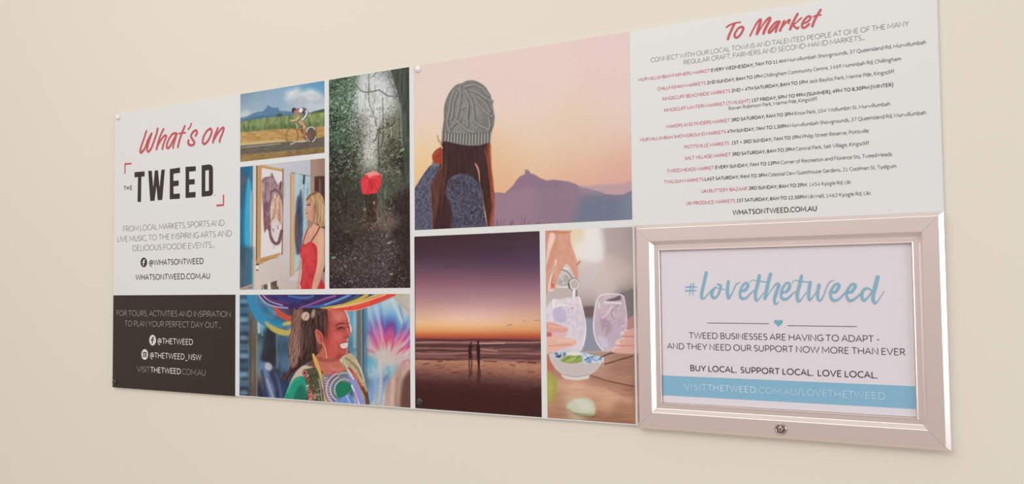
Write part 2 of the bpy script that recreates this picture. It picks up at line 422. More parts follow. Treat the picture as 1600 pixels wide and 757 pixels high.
# ------------------------------------------------------------------ painter for the photo prints
class Print:
    """a photographic print: a fine mesh rectangle on the board, its picture held as ink colour per vertex"""
    def __init__(s, x0, x1, z0, z1, step):
        s.X0, s.X1, s.Z0, s.Z1 = x0, x1, z0, z1
        (pl, pr), _ = photo_px(np.array([x0, x1]), np.array([(z0 + z1) / 2] * 2))
        _, (pt, pb) = photo_px(np.array([(x0 + x1) / 2] * 2), np.array([z1, z0]))
        s.nx = int((pr - pl) / step) + 1; s.nz = int((pb - pt) / step) + 1
        # even spacing in photo pixels would crowd one end; plain even spacing on the sheet
        s.xs = np.linspace(x0, x1, s.nx); s.zs = np.linspace(z1, z0, s.nz)
        XX, ZZ = np.meshgrid(s.xs, s.zs)
        s.px, s.py = photo_px(XX, ZZ); s.sat = 0.97
        s.C = np.zeros((s.nz, s.nx, 3)); s.rs = np.random.RandomState(7)
    def sl(s, x0, y0, x1, y1):
        X, Z = wall_xz([x0, x1, x0, x1], [y0, y0, y1, y1])
        i0 = int(np.clip((X.min() - s.X0) / (s.X1 - s.X0) * (s.nx - 1) - 1, 0, s.nx)); i1 = int(np.clip((X.max() - s.X0) / (s.X1 - s.X0) * (s.nx - 1) + 3, 0, s.nx))
        j0 = int(np.clip((s.Z1 - Z.max()) / (s.Z1 - s.Z0) * (s.nz - 1) - 1, 0, s.nz)); j1 = int(np.clip((s.Z1 - Z.min()) / (s.Z1 - s.Z0) * (s.nz - 1) + 3, 0, s.nz))
        return slice(j0, j1), slice(i0, i1)
    def wash(s, pts, sigma):
        """smooth colour field through scattered colour samples"""
        num = np.zeros_like(s.C); den = np.zeros(s.C.shape[:2])
        for x, y, c in pts:
            d2 = ((s.px - x) ** 2 + (s.py - y) ** 2) / sigma ** 2
            wgt = np.exp(-np.minimum(d2, 60)) + 1e-4 / (1 + d2) ** 2
            num += wgt[..., None] * np.array(c, float); den += wgt
        s.C = num / den[..., None]
    def blend(s, sl, a, col):
        s.C[sl] += a[..., None] * (np.asarray(col, float) - s.C[sl])
    def amask(s, P, f, smooth):
        P = np.asarray(P, float)
        if smooth: P = catmull(P, 5, True)
        sl = s.sl(P[:, 0].min() - f - 1, P[:, 1].min() - f - 1, P[:, 0].max() + f + 1, P[:, 1].max() + f + 1)
        x, y = s.px[sl], s.py[sl]
        if x.size == 0: return sl, None
        ins = np.zeros(x.shape, bool); d = np.full(x.shape, 1e9)
        for i in range(len(P)):
            ax, ay = P[i - 1]; bx, by = P[i]
            if ay != by:
                c = ((ay > y) != (by > y)) & (x < (bx - ax) * (y - ay) / (by - ay) + ax); ins ^= c
            ex, ey = bx - ax, by - ay; L = ex * ex + ey * ey + 1e-12
            t = np.clip(((x - ax) * ex + (y - ay) * ey) / L, 0, 1)
            d = np.minimum(d, (x - ax - t * ex) ** 2 + (y - ay - t * ey) ** 2)
        d = np.sqrt(d)
        return sl, np.clip(0.5 + np.where(ins, d, -d) / f, 0, 1)
    def poly(s, P, col, f=1.0, smooth=False, op=1.0, noise=None, amp=0.0, clip=None):
        sl, a = s.amask(P, f, smooth)
        if a is None: return
        col = np.asarray(col, float)
        if noise is not None: col = col + (noise[sl][..., None] * amp)
        s.blend(sl, a * op * (1 if clip is None else clip[sl]), col)
    def line(s, P, wd, col, f=1.0, op=1.0, smooth=True):
        P = np.asarray(P, float)
        if P.shape[1] == 2: P = np.concatenate([P, np.full((len(P), 1), wd)], 1)
        if smooth and len(P) > 2: P = catmull(P, 5)
        r = P[:, 2].max() / 2 + f + 1
        sl = s.sl(P[:, 0].min() - r, P[:, 1].min() - r, P[:, 0].max() + r, P[:, 1].max() + r)
        x, y = s.px[sl], s.py[sl]
        if x.size == 0: return
        a = np.zeros(x.shape)
        for i in range(len(P) - 1):
            ax, ay, aw = P[i]; bx, by, bw = P[i + 1]
            ex, ey = bx - ax, by - ay; L = ex * ex + ey * ey + 1e-12
            t = np.clip(((x - ax) * ex + (y - ay) * ey) / L, 0, 1)
            d = np.hypot(x - ax - t * ex, y - ay - t * ey)
            a = np.maximum(a, np.clip(0.5 + ((aw + t * (bw - aw)) / 2 - d) / f, 0, 1))
        s.blend(sl, a * op, col)
    def ell(s, cx, cy, rx, ry, col, f=1.0, op=1.0, rot=0.0):
        R = max(rx, ry) + f + 1
        sl = s.sl(cx - R, cy - R, cx + R, cy + R); x, y = s.px[sl] - cx, s.py[sl] - cy
        if x.size == 0: return
        c, n = math.cos(rot), math.sin(rot); u, v = x * c + y * n, -x * n + y * c
        q = np.hypot(u / rx, v / ry)
        s.blend(sl, np.clip(0.5 + (1 - q) * min(rx, ry) / f, 0, 1) * op, col)
    def ring(s, cx, cy, rx, ry, wd, col, a0=0, a1=360, f=.8, op=1.0):
        s.line([(cx + rx * math.cos(math.radians(a0 + (a1 - a0) * k / 24)), cy + ry * math.sin(math.radians(a0 + (a1 - a0) * k / 24))) for k in range(25)], wd, col, f, op, False)
    def noise(s, sx, sy, seed=1, octs=2):
        out = np.zeros(s.px.shape); amp = 1.0
        for o in range(octs):
            rs = np.random.RandomState(seed + o * 17)
            u = s.px / (sx / 2 ** o); v = s.py / (sy / 2 ** o)
            u = u - u.min(); v = v - v.min()
            lat = rs.rand(int(v.max()) + 3, int(u.max()) + 3) * 2 - 1
            i, j = u.astype(int), v.astype(int); fu, fv = u - i, v - j
            fu = fu * fu * (3 - 2 * fu); fv = fv * fv * (3 - 2 * fv)
            out += amp * ((lat[j, i] * (1 - fu) + lat[j, i + 1] * fu) * (1 - fv) + (lat[j + 1, i] * (1 - fu) + lat[j + 1, i + 1] * fu) * fv)
            amp *= .55
        return out
    def grain(s, n, amp, mask=None):
        s.C += (n * amp * (1 if mask is None else mask))[..., None]
    def full_mask(s, P, f=1.0, smooth=False):
        m = np.zeros(s.px.shape); sl, a = s.amask(P, f, smooth)
        if a is not None: m[sl] = a
        return m
    def dabs(s, n, P, ln, wd, cols, ang=(0, 180), seed=3, op=.8, f=.9):
        rs = np.random.RandomState(seed); P = np.asarray(P, float); k = 0; tries = 0
        x0, y0 = P.min(0); x1, y1 = P.max(0)
        while k < n and tries < n * 20:
            tries += 1
            x, y = rs.uniform(x0, x1), rs.uniform(y0, y1)
            ins = False
            for i in range(len(P)):
                (ax, ay), (bx, by) = P[i - 1], P[i]
                if (ay > y) != (by > y) and x < (bx - ax) * (y - ay) / (by - ay) + ax: ins = not ins
            if not ins: continue
            k += 1
            a = math.radians(rs.uniform(*ang)); l = rs.uniform(*ln) / 2
            s.line([(x - l * math.cos(a), y - l * math.sin(a)), (x + l * math.cos(a), y + l * math.sin(a))], rs.uniform(*wd), cols[rs.randint(len(cols))], f, op * rs.uniform(.6, 1), False)
    def build(s, label, y_off=0.0003):
        n = s.nx * s.nz
        XX, ZZ = np.meshgrid(s.xs, s.zs)
        g = s.C.mean(-1, keepdims=True); s.C = g + s.sat * (s.C - g)
        co = np.empty((n, 3), np.float32); co[:, 0] = XX.ravel(); co[:, 1] = YF - y_off; co[:, 2] = ZZ.ravel()
        idx = np.arange(n).reshape(s.nz, s.nx)
        q = np.stack([idx[1:, :-1], idx[1:, 1:], idx[:-1, 1:], idx[:-1, :-1]], -1).reshape(-1, 4)
        me = bpy.data.meshes.new('photo_print')
        me.vertices.add(n); me.vertices.foreach_set('co', co.ravel())
        me.loops.add(q.size); me.loops.foreach_set('vertex_index', q.ravel().astype(np.int32))
        me.polygons.add(len(q)); me.polygons.foreach_set('loop_start', np.arange(0, q.size, 4, dtype=np.int32))
        me.update(calc_edges=True)
        at = me.color_attributes.new('ink', 'FLOAT_COLOR', 'POINT')
        col = np.ones((n, 4), np.float32); col[:, :3] = albedo(np.clip(s.C, 0, 255)).reshape(-1, 3)
        at.data.foreach_set('color', col.ravel())
        me.materials.append(PRINT)
        o = bpy.data.objects.new('photo_print', me); C.objects.link(o)
        o['label'] = label
        return on_board(o)
def mapper(x0, y0, sx, sy=None):
    sy = sy or sx
    return lambda *P: [(x0 + p[0] / sx, y0 + p[1] / sy) + tuple(p[2:]) for p in P]
def rect_from(l, r, t, b):
    """edges of a print from photo points lying on them -> X0, X1, Z0, Z1"""
    f = lambda P, k: float(np.mean(wall_xz([p[0] for p in P], [p[1] for p in P])[k]))
    return f(l, 0), f(r, 0), f(b, 1), f(t, 1)
STEP = 0.8
ZT, ZB = BZ1, Z0 - 0.2122
# ---- cyclist
X0, X1, ZA, _ = rect_from([(376, 146), (375.4, 252)], [(506.7, 125), (507.3, 240)], [(376, 146)], [(376, 252), (507, 240)])
p = Print(X0, X1, ZA, ZT, STEP); m = mapper(365, 110, 5.047)
sky = [(60, 190, (95, 130, 155)), (250, 160, (125, 160, 185)), (450, 130, (115, 158, 195)), (700, 90, (84, 146, 186)), (640, 110, (104, 160, 194)), (60, 280, (140, 165, 182)),
       (200, 260, (160, 178, 192)), (100, 330, (188, 200, 205)), (350, 230, (160, 180, 195)), (680, 280, (192, 200, 208)), (550, 280, (190, 198, 205)), (350, 180, (140, 172, 195))]
p.wash([(*q, c) for (u, v, c) in sky for q in m((u, v))], 22)
p.poly(m((410, 185), (430, 165), (470, 150), (490, 138), (515, 140), (530, 165), (570, 165), (600, 150), (640, 160), (680, 190), (690, 240), (600, 262), (520, 245), (450, 252), (410, 228)), (220, 220, 218), 9, True, .85, p.noise(9, 6, 4), 16)
p.poly(m((520, 190), (640, 200), (735, 250), (735, 300), (600, 300), (500, 270)), (196, 202, 208), 14, True, .7, p.noise(10, 5, 6), 12)
p.poly(m((420, 230), (520, 215), (600, 235), (690, 230), (690, 255), (560, 268), (430, 258)), (172, 183, 193), 7, True, .7)
p.poly(m((60, 330), (110, 318), (130, 345), (60, 372)), (205, 212, 214), 5, True, .7)
p.poly(m((40, 378), (100, 368), (150, 343), (190, 328), (230, 324), (255, 300), (266, 282), (274, 272), (285, 285), (305, 292), (330, 296), (350, 291), (362, 318), (400, 322), (460, 325), (600, 332), (730, 330), (730, 360), (40, 420)), (98, 130, 162), 1.2, False, 1, p.noise(6, 4, 2), 7)
p.poly(m((40, 400), (130, 375), (230, 355), (340, 352), (460, 345), (460, 372), (40, 425)), (78, 112, 142), 3, False, .8)
p.poly(m((620, 330), (660, 318), (730, 305), (730, 350), (620, 350)), (70, 90, 75), 2, True)
p.poly(m((335, 372), (350, 345), (372, 340), (390, 370)), (62, 88, 72), 2, True)
cn = p.noise(3.2, 9, 11, 3)
p.poly(m((30, 412), (150, 390), (260, 374), (360, 364), (470, 352), (600, 346), (740, 328), (740, 450), (560, 462), (380, 468), (30, 500)), (128, 142, 92), 2.2, False, 1, cn, 20)
p.poly(m((30, 450), (380, 425), (740, 400), (740, 450), (560, 462), (380, 468), (30, 500)), (92, 112, 72), 5, False, .65, cn, 16)
p.poly(m((480, 352), (740, 330), (740, 365), (480, 380)), (160, 172, 98), 4, False, .5, cn, 14)
gn = p.noise(7, 2, 5, 3)
p.poly(m((30, 492), (380, 464), (560, 456), (740, 440), (740, 545), (400, 565), (30, 600)), (188, 148, 92), 2, False, 1, gn, 16)
p.poly(m((30, 575), (250, 556), (400, 545), (400, 560), (30, 598)), (208, 188, 138), 2, False, .8)
p.poly(m((30, 598), (400, 565), (560, 560), (740, 515), (740, 615), (400, 640), (30, 675)), (106, 97, 84), 1.6, False, 1, gn, 6)
p.line(m((60, 610), (200, 597), (370, 580)), 1.0, (190, 182, 162))
p.poly(m((30, 668), (400, 640), (740, 602), (740, 720), (30, 760)), (152, 122, 76), 2.5, False, 1, gn, 14)
p.poly(m((400, 650), (740, 620), (740, 700), (400, 720)), (112, 88, 60), 8, False, .5, gn, 10)
z = mapper(440, 155, 9.457)
p.ring(456.6, 212.6, 9.2, 12.6, 1.0, (96, 84, 62), op=.9)
p.ring(456.6, 212.6, 8.4, 11.6, .6, (150, 128, 84), op=.6)
p.ell(486.3, 210.2, 7.6, 12.2, (98, 88, 80), 1.0)
p.ell(484, 213, 4, 7, (132, 92, 72), 3, .7)
p.ring(486.3, 210.2, 7.4, 11.8, 1.6, (226, 222, 214), 200, 320)
p.ring(486.3, 210.2, 7.6, 12, 1.6, (222, 216, 206), 20, 75)
p.ring(486.3, 210.2, 7.6, 12, 1.4, (205, 198, 188), 110, 170)
p.ring(486.3, 210.2, 8.6, 13, .7, (66, 58, 54))
p.line(z((225, 430), (290, 470), (340, 545)), 1.3, (88, 76, 62)); p.line(z((235, 440), (240, 600)), 1.2, (150, 92, 68), op=.8)
p.line(z((130, 668), (175, 655), (215, 630), (290, 632), (370, 622)), 1.7, (196, 190, 178))
p.line(z((215, 360), (228, 400), (235, 432)), 1.4, (206, 196, 178))
p.line(z((290, 340), (320, 390), (345, 440)), 5.2, (214, 160, 132)); p.line(z((275, 345), (300, 360)), 5, (206, 150, 124))
p.line(z((300, 400), (305, 450), (320, 500)), 2.6, (120, 84, 66)); p.line(z((345, 440), (335, 500), (340, 560)), 3.0, (172, 118, 88)); p.line(z((320, 560), (360, 600)), 2, (110, 90, 76))
p.poly(z((232, 150), (262, 130), (310, 122), (355, 140), (385, 175), (392, 220), (370, 270), (330, 312), (296, 318), (318, 262), (322, 215), (290, 205), (255, 215), (235, 190)), (74, 70, 76), 1, True)
p.poly(z((262, 140), (300, 126), (318, 150), (305, 190), (272, 205), (255, 180)), (228, 222, 218), 1, True)
p.line(z((365, 175), (372, 215), (345, 265), (310, 305)), 2.6, (226, 224, 222)); p.line(z((330, 150), (345, 190), (335, 240)), 1.6, (126, 112, 112), op=.8)
p.line(z((245, 170), (240, 215), (255, 255)), 3.0, (206, 128, 104)); p.line(z((252, 262), (225, 300), (185, 316), (140, 316)), 2.3, (226, 178, 150))
p.ell(459.8, 172.6, 4.0, 4.2, (60, 62, 68), 1); p.ell(461.6, 175, 2.2, 3, (190, 122, 102), 1)
p.grain(p.noise(1.6, 1.6, 31, 1), 3.5)
p.build('printed photo of a cyclist racing past cane fields and a blue mountain')

# ---- gallery
X0, X1, ZA, ZC = rect_from([(375.5, 259), (374.9, 452)], [(507.4, 250), (508, 451)], [(376, 259), (507.4, 250)], [(375, 453), (508, 452)])
p = Print(X0, X1, ZA, ZC, STEP)
a, b, c, d = mapper(370, 250, 7.575), mapper(370, 350, 7.14), mapper(440, 245, 7.21), mapper(440, 345, 6.81)
p.wash([(400, 262, (214, 206, 202)), (420, 256, (206, 202, 204)), (450, 262, (196, 196, 204)), (480, 260, (190, 190, 200)), (448, 330, (204, 200, 206)), (448, 400, (206, 196, 194)), (400, 430, (216, 200, 188)), (425, 425, (210, 196, 186)), (440, 445, (200, 186, 178)), (470, 445, (192, 182, 180)), (398, 350, (226, 212, 200))], 25)
p.poly([(484.6, 240), (520, 240), (520, 460), (484.6, 460)], (168, 138, 122), 1, op=1); p.poly([(498, 240), (520, 240), (520, 330), (498, 330)], (150, 118, 104), 8, op=.7)
p.line([(484.6, 250), (484.6, 330)], .8, (206, 196, 192))
p.poly([(491.5, 276), (520, 274.5), (520, 420), (505, 420), (491.5, 320)], (84, 56, 50), 1); p.line([(499, 281), (500, 300)], 3.5, (138, 98, 88), 3, .8); p.line([(497, 278), (497, 310)], 2, (62, 40, 38), 2, .6)
p.poly([(505, 375), (520, 375), (520, 425), (505, 425)], (70, 44, 40), 2)
# blue painting
p.poly([(370, 255), (395.2, 258), (394.5, 300), (394, 445), (370, 455)], (38, 112, 148), 1, noise=p.noise(5, 40, 3), amp=10)
p.poly([(370, 262), (386, 270), (391, 285), (384, 300), (376, 330), (370, 330)], (66, 92, 118), 6, True, .85)
p.poly([(376, 280), (384, 276), (386, 285), (376, 292)], (92, 96, 108), 4, True, .8)
p.poly([(387, 281), (390, 280), (394, 300), (394, 350), (390, 400), (384, 400), (382, 350), (384, 310)], (66, 172, 206), 4, True, .95)
p.poly([(391, 310), (396, 305), (395, 380), (391, 385)], (166, 190, 198), 3, True, .8)
p.poly([(370, 385), (384, 385), (395, 388), (394, 450), (370, 455)], (66, 92, 108), 9, False, .9, p.noise(4, 30, 5), 10)
p.poly([(383, 400), (388, 395), (388, 440), (383, 445)], (96, 112, 122), 3, True, .6); p.poly([(389, 400), (394, 395), (394, 445), (388, 445)], (46, 128, 160), 3, True, .7)
p.line([(394.8, 258), (394, 446)], .9, (70, 78, 88), op=.7); p.line(b((40, 728), (100, 708), (165, 684)), 2.6, (196, 152, 116)); p.line(b((172, 380), (172, 690)), 1.0, (200, 160, 140), op=.6)
# framed mauve painting
p.poly(a((230, 75), (300, 58), (555, 112), (556, 130), (510, 640), (510, 1130), (230, 1260)), (196, 152, 102), .8)
p.poly([(441.2, 262), (443.6, 264.5), (442, 398), (439.6, 399)], (150, 108, 76), .8)
p.poly([(409, 262.6), (441.4, 268.6), (440, 394.6), (407.6, 403.5)], (226, 218, 216), .8)
p.line([(401.6, 259), (400.7, 409)], 1.6, (112, 76, 48)); p.line([(409, 259), (442.5, 265.5)], 1.0, (216, 172, 124)); p.line(b((240, 420), (465, 372)), 1.2, (150, 104, 66), op=.7)
p.poly([(400.7, 409), (401, 405), (407, 401), (407, 409.5)], (206, 160, 108), .8)
mn = p.noise(4, 7, 21, 3)
p.poly(a((300, 250), (345, 205), (400, 205), (415, 150), (440, 200), (485, 285), (520, 262), (540, 262), (540, 440), (500, 400), (450, 400), (415, 500), (400, 640), (395, 757), (330, 757), (318, 600), (300, 470)), (158, 126, 128), 2.5, True, .85, mn, 22)
p.poly([(412, 322), (420, 318), (423, 345), (422, 362), (417, 358), (413, 362)], (128, 84, 90), 2, True, .9, mn, 16)
for P, wd, cc in [([(415.5, 280), (415, 300), (414, 330)], 2.2, (120, 88, 100)), ([(410, 284), (416, 278), (424, 277)], 1.8, (124, 94, 106)), ([(425, 272), (428, 283), (434, 292)], 1.6, (118, 88, 100)),
                  ([(424, 300), (431, 297), (437, 304), (440, 312)], 3.2, (112, 78, 84)), ([(439, 285), (438, 300), (440, 318)], 3, (96, 58, 58)), ([(424, 305), (421, 325), (420, 345)], 2, (122, 86, 90)), ([(410, 300), (412, 325), (413, 350)], 1.2, (150, 110, 110))]:
    p.line(P, wd, cc, 1.5, .8)
p.poly(a((432, 425), (455, 408), (490, 420), (520, 450), (535, 520), (535, 757), (415, 757), (415, 640), (425, 520)), (212, 176, 152), 2, True, .95, mn, 14)
p.line([(431, 312), (430, 330), (427, 342)], 2.2, (176, 122, 92), 2, .8); p.line([(437, 318), (437, 345)], 2, (160, 104, 84), 2, .8); p.line([(433, 345), (436, 360)], 3, (214, 190, 178), 2, .8)
p.line(b((380, 30), (378, 120), (400, 190), (435, 222), (470, 205), (490, 130), (503, 80)), 5.0, (118, 80, 84), 1.4, .95); p.poly([(424, 348), (433, 342), (437, 352), (435, 370), (429, 374), (424, 366)], (222, 206, 202), 2, True, .9)
p.line([(427, 358), (427.5, 362)], 1.4, (120, 90, 92)); p.line([(434, 353), (434.5, 358)], 1.2, (120, 90, 92)); p.line(b((415, 245), (415, 272)), 1.2, (150, 120, 124), op=.8)
p.dabs(60, [(412, 280), (425, 272), (436, 288), (441, 300), (440, 318), (424, 312), (420, 345), (414, 345)], (3, 9), (.8, 1.6), [(196, 172, 172), (122, 90, 98), (150, 118, 124), (104, 72, 76)], (60, 120), seed=61, op=.55)
p.dabs(40, [(426, 310), (438, 310), (440, 350), (424, 350)], (2, 7), (.8, 1.5), [(224, 194, 172), (176, 128, 104), (196, 150, 122), (150, 108, 96)], (60, 120), seed=62, op=.6)
p.line([(444, 285), (445.5, 297), (444.5, 308)], .8, (172, 160, 160), op=.8)
# third painting
p.poly(c((98, 190), (130, 178), (322, 214), (320, 757), (300, 1400), (92, 1400)), (206, 198, 196), 1)
p.poly([(461, 272), (485, 275.5), (485, 420), (460, 424)], (166, 194, 200), 1, noise=p.noise(4, 16, 8), amp=12)
p.poly([(454, 271), (458, 270), (461.5, 272.5), (460, 430), (454, 434)], (206, 170, 130), .9); p.line([(454.2, 272), (453.6, 432)], 1, (140, 106, 78), op=.8); p.line([(456, 270), (484.5, 275.6)], 1.1, (110, 92, 84))
p.poly([(470, 296), (472.5, 310), (473.8, 340), (473, 372), (470, 392), (464, 398), (461.5, 372), (462, 342), (466, 320)], (74, 82, 104), 3, True, .95, p.noise(3, 6, 9), 16)
p.poly([(463, 318), (467, 305), (470, 330), (468, 365), (463, 350)], (58, 70, 96), 3, True, .8); p.line([(477, 282), (475, 300), (474, 320)], 2.2, (140, 160, 180), 2, .8); p.poly([(461, 272), (470, 273), (466, 300), (461, 310)], (186, 208, 210), 4, True, .6)
p.poly([(461.5, 335), (466, 340), (467, 375), (463, 385), (460.5, 370)], (98, 86, 86), 2, True, .8); p.line([(475.3, 275), (474.6, 287)], 2.6, (54, 52, 62), 1.2); p.line([(480, 296), (480, 305)], 2, (104, 126, 146), 1.5, .8)
p.line([(480, 276), (478, 300), (478, 330)], 2.4, (196, 206, 212), 2, .7); p.line([(465, 400), (463, 425)], 3, (190, 200, 200), 2, .6); p.line(d((150, 540), (170, 520), (180, 490)), 1.5, (140, 130, 110), 1.5, .6)
# label and small picture
p.poly(b((216, 448), (242, 448), (242, 522), (216, 522)), (232, 226, 222), .8); p.line([(400.8, 413.6), (403.6, 413.6)], 2.4, (62, 54, 52), .8); p.line([(400.8, 422.4), (403.4, 422.4)], 1.8, (70, 62, 60), .8)
p.poly(b((278, 690), (330, 672), (460, 630), (468, 745), (278, 745)), (110, 98, 88), 1, noise=p.noise(3, 3, 8), amp=26); p.line(b((360, 668), (365, 740)), 5, (222, 214, 206), 1.2); p.line(b((290, 690), (300, 740)), 2.5, (176, 160, 146), 1.2); p.line(b((458, 640), (455, 690)), 1.6, (226, 220, 214), 1)
# woman in red
skin = (216, 164, 138)
p.poly(d((190, 420), (215, 410), (205, 560), (180, 740), (160, 740), (185, 560)), (206, 156, 132), 1)
p.poly(d((215, 250), (250, 120), (290, 60), (330, 30), (400, 60), (455, 88), (470, 160), (470, 300), (462, 470), (430, 560), (370, 740), (305, 740), (370, 540), (380, 320)), skin, 1.2, False, 1, p.noise(5, 9, 6), 7)
p.poly(d((395, 110), (440, 120), (440, 330), (400, 540), (380, 520), (390, 300)), (228, 178, 152), 4, True, .7)
p.poly(d((222, 258), (262, 250), (285, 232), (312, 222), (345, 245), (372, 275), (380, 330), (376, 480), (345, 600), (308, 745), (190, 745), (205, 640), (216, 560), (220, 440), (196, 375), (194, 310)), (206, 62, 68), 1, True, 1, p.noise(5, 8, 4), 12)
p.poly(d((230, 290), (300, 250), (350, 290), (340, 420), (260, 420)), (216, 76, 80), 5, True, .6); p.line(d((300, 480), (335, 540), (320, 600)), 1, (168, 44, 52), 1.5, .7); p.line(d((215, 440), (222, 560), (205, 690)), 1, (166, 42, 50), 1.4, .7)
p.poly(d((425, 620), (445, 660), (462, 690), (462, 745), (375, 745)), (196, 54, 62), 1)
p.line(d((288, 72), (255, 150), (226, 255)), 1.4, (152, 40, 46), .9); p.line(d((405, 70), (370, 140), (318, 218)), 1.8, (148, 36, 44), .9)
p.line(d((195, 690), (202, 740)), 1.5, (236, 226, 222), 1)
p.poly(c((275, 500), (278, 470), (300, 440), (330, 415), (370, 398), (410, 398), (445, 425), (470, 470), (485, 540), (497, 620), (500, 700), (490, 780), (440, 790), (400, 750), (370, 720), (350, 640), (320, 520)), (190, 150, 108), 1.2, True, 1, p.noise(2.4, 10, 12), 16)
p.poly(c((278, 500), (285, 465), (320, 425), (370, 398), (420, 402), (380, 425), (330, 450), (300, 490)), (122, 88, 64), 2, True, .85)
for k in range(26): p.line(c((330 + (k * 37) % 120, 430 + (k * 23) % 60), (375 + (k * 41) % 105, 560 + (k * 13) % 50), (380 + (k * 29) % 110, 700 + (k * 17) % 80)), .9, [(226, 196, 158), (128, 92, 64), (206, 168, 126), (104, 74, 54), (180, 138, 98)][k % 5], 1.0, .5)
for k in range(9): p.line(c((390 + k * 10, 460 + k * 8), (400 + k * 11, 600), (385 + k * 12, 740)), 1.1, [(222, 188, 148), (150, 110, 76), (206, 168, 124)][k % 3], 1.2, .7)
p.poly(c((283, 500), (312, 488), (345, 520), (368, 560), (372, 620), (366, 680), (350, 735), (312, 745), (290, 715), (276, 690), (280, 665), (268, 640), (278, 628), (262, 600), (276, 565), (280, 530)), (208, 156, 132), .9, True, 1, p.noise(4, 4, 2), 5)
p.poly(c((340, 560), (372, 560), (372, 690), (345, 735)), (182, 128, 106), 4, True, .6)
p.line(c((296, 522), (320, 520), (330, 530)), .9, (110, 72, 56), .8, .8); p.line(c((300, 545), (322, 545)), 1.8, (70, 46, 42), 1); p.line(c((278, 542), (284, 545)), 1.2, (86, 58, 50), .9); p.line(c((272, 638), (300, 636)), 1.5, (184, 92, 90), 1); p.line(c((264, 604), (282, 606)), 1.0, (176, 120, 100), 1, .7)
p.line(c((370, 560), (375, 640), (365, 720)), 1.4, (128, 92, 66), 1.3, .8); p.poly(c((290, 720), (350, 735), (345, 790), (300, 800)), (168, 112, 92), 2, True, .7)
p.line([(507.2, 345), (507.4, 425)], 1.0, (96, 74, 66), 1, .5)
p.grain(p.noise(1.6, 1.6, 33, 1), 3)
p.build('printed photo of a blonde woman in red viewing paintings in a gallery')

# ---- forest with red umbrella
X0, X1, ZA, _ = rect_from([(513.3, 124), (515.5, 451)], [(639.3, 105), (641.3, 450)], [(513, 124)], [(515.5, 451), (641.3, 450.5)])
p = Print(X0, X1, ZA, ZT, STEP); u, l = mapper(505, 90, 3.984), mapper(505, 270, 3.984)
up = [(60, 150, (72, 88, 74)), (120, 190, (84, 106, 84)), (60, 400, (50, 62, 50)), (130, 300, (98, 124, 98)), (180, 150, (82, 102, 78)), (100, 480, (72, 90, 72)), (60, 600, (46, 50, 44)), (140, 600, (66, 72, 60)), (220, 400, (122, 126, 112)), (220, 520, (92, 96, 84)), (260, 150, (198, 202, 202)), (225, 260, (196, 202, 200)),
      (280, 260, (212, 212, 210)), (330, 180, (192, 196, 198)), (300, 350, (204, 204, 200)), (300, 450, (186, 186, 176)), (300, 550, (200, 198, 186)), (290, 640, (168, 163, 148)), (380, 250, (188, 192, 192)), (400, 120, (150, 158, 154)), (420, 300, (172, 177, 168)), (420, 450, (128, 130, 110)), (400, 600, (84, 84, 70)),
      (460, 520, (90, 92, 76)), (450, 400, (118, 118, 100)), (480, 130, (84, 90, 80)), (510, 250, (78, 82, 72)), (520, 400, (70, 72, 64)), (510, 550, (58, 58, 50)), (500, 650, (50, 42, 40)), (80, 700, (50, 45, 40)), (180, 700, (70, 68, 58)), (300, 720, (120, 122, 108)), (420, 720, (92, 92, 78))]
lo = [(60, 50, (54, 50, 44)), (150, 60, (68, 68, 56)), (230, 150, (70, 66, 58)), (100, 200, (58, 50, 46)), (200, 300, (74, 64, 57)), (380, 300, (112, 98, 88)), (300, 400, (70, 58, 55)), (480, 200, (58, 47, 44)), (500, 400, (56, 44, 42)), (100, 450, (58, 49, 46)), (250, 520, (76, 66, 64)), (400, 450, (82, 72, 70)), (150, 600, (76, 66, 64)),
      (350, 600, (82, 72, 72)), (500, 600, (60, 47, 45)), (80, 700, (56, 46, 46)), (300, 700, (70, 60, 60)), (500, 720, (58, 47, 46)), (320, 60, (90, 98, 82)), (400, 90, (84, 86, 74))]
p.wash([(*q, cc) for (x, y, cc) in up for q in u((x, y))] + [(*q, cc) for (x, y, cc) in lo for q in l((x, y))], 15)
n1 = p.noise(4.5, 4.5, 3, 3)
leaf = p.full_mask(u((20, 120), (205, 100), (215, 300), (240, 520), (260, 760), (20, 760)), 8)
p.grain(n1, 24, leaf); p.grain(p.noise(3, 3, 9, 2), 9)
p.dabs(430, u((30, 130), (205, 105), (210, 280), (180, 350), (200, 520), (160, 600), (40, 560)), (1.5, 5), (.8, 1.8), [(142, 166, 142), (42, 56, 42), (112, 142, 108), (34, 46, 36), (176, 194, 174), (66, 92, 64), (92, 124, 88)], seed=5)
p.dabs(160, u((40, 540), (250, 520), (240, 750), (40, 750)), (1.5, 5), (.8, 1.6), [(92, 98, 76), (34, 34, 30), (122, 124, 104), (48, 46, 40)], seed=6)
p.dabs(230, u((160, 330), (290, 300), (300, 470), (240, 640), (180, 560)), (1.5, 4.5), (.7, 1.5), [(132, 138, 124), (84, 88, 76), (176, 180, 170), (62, 66, 56), (206, 206, 200)], seed=7)
p.dabs(180, u((330, 100), (440, 90), (470, 260), (440, 420), (330, 330), (230, 330), (215, 180)), (2, 6), (.6, 1.4), [(158, 164, 164), (222, 224, 224), (128, 134, 130), (214, 217, 217)], seed=8)
p.dabs(120, u((215, 240), (300, 200), (420, 260), (400, 420), (340, 460), (310, 640), (270, 640), (260, 440)), (1.5, 5), (.8, 1.8), [(226, 227, 225), (214, 215, 210), (170, 172, 166)], seed=28)
p.poly(u((215, 150), (300, 110), (400, 140), (420, 230), (395, 330), (330, 420), (315, 560), (320, 660), (275, 660), (265, 520), (270, 420), (235, 330)), (222, 223, 218), 12, True, .6, p.noise(3, 6, 29, 2), 16)
rs = np.random.RandomState(31)
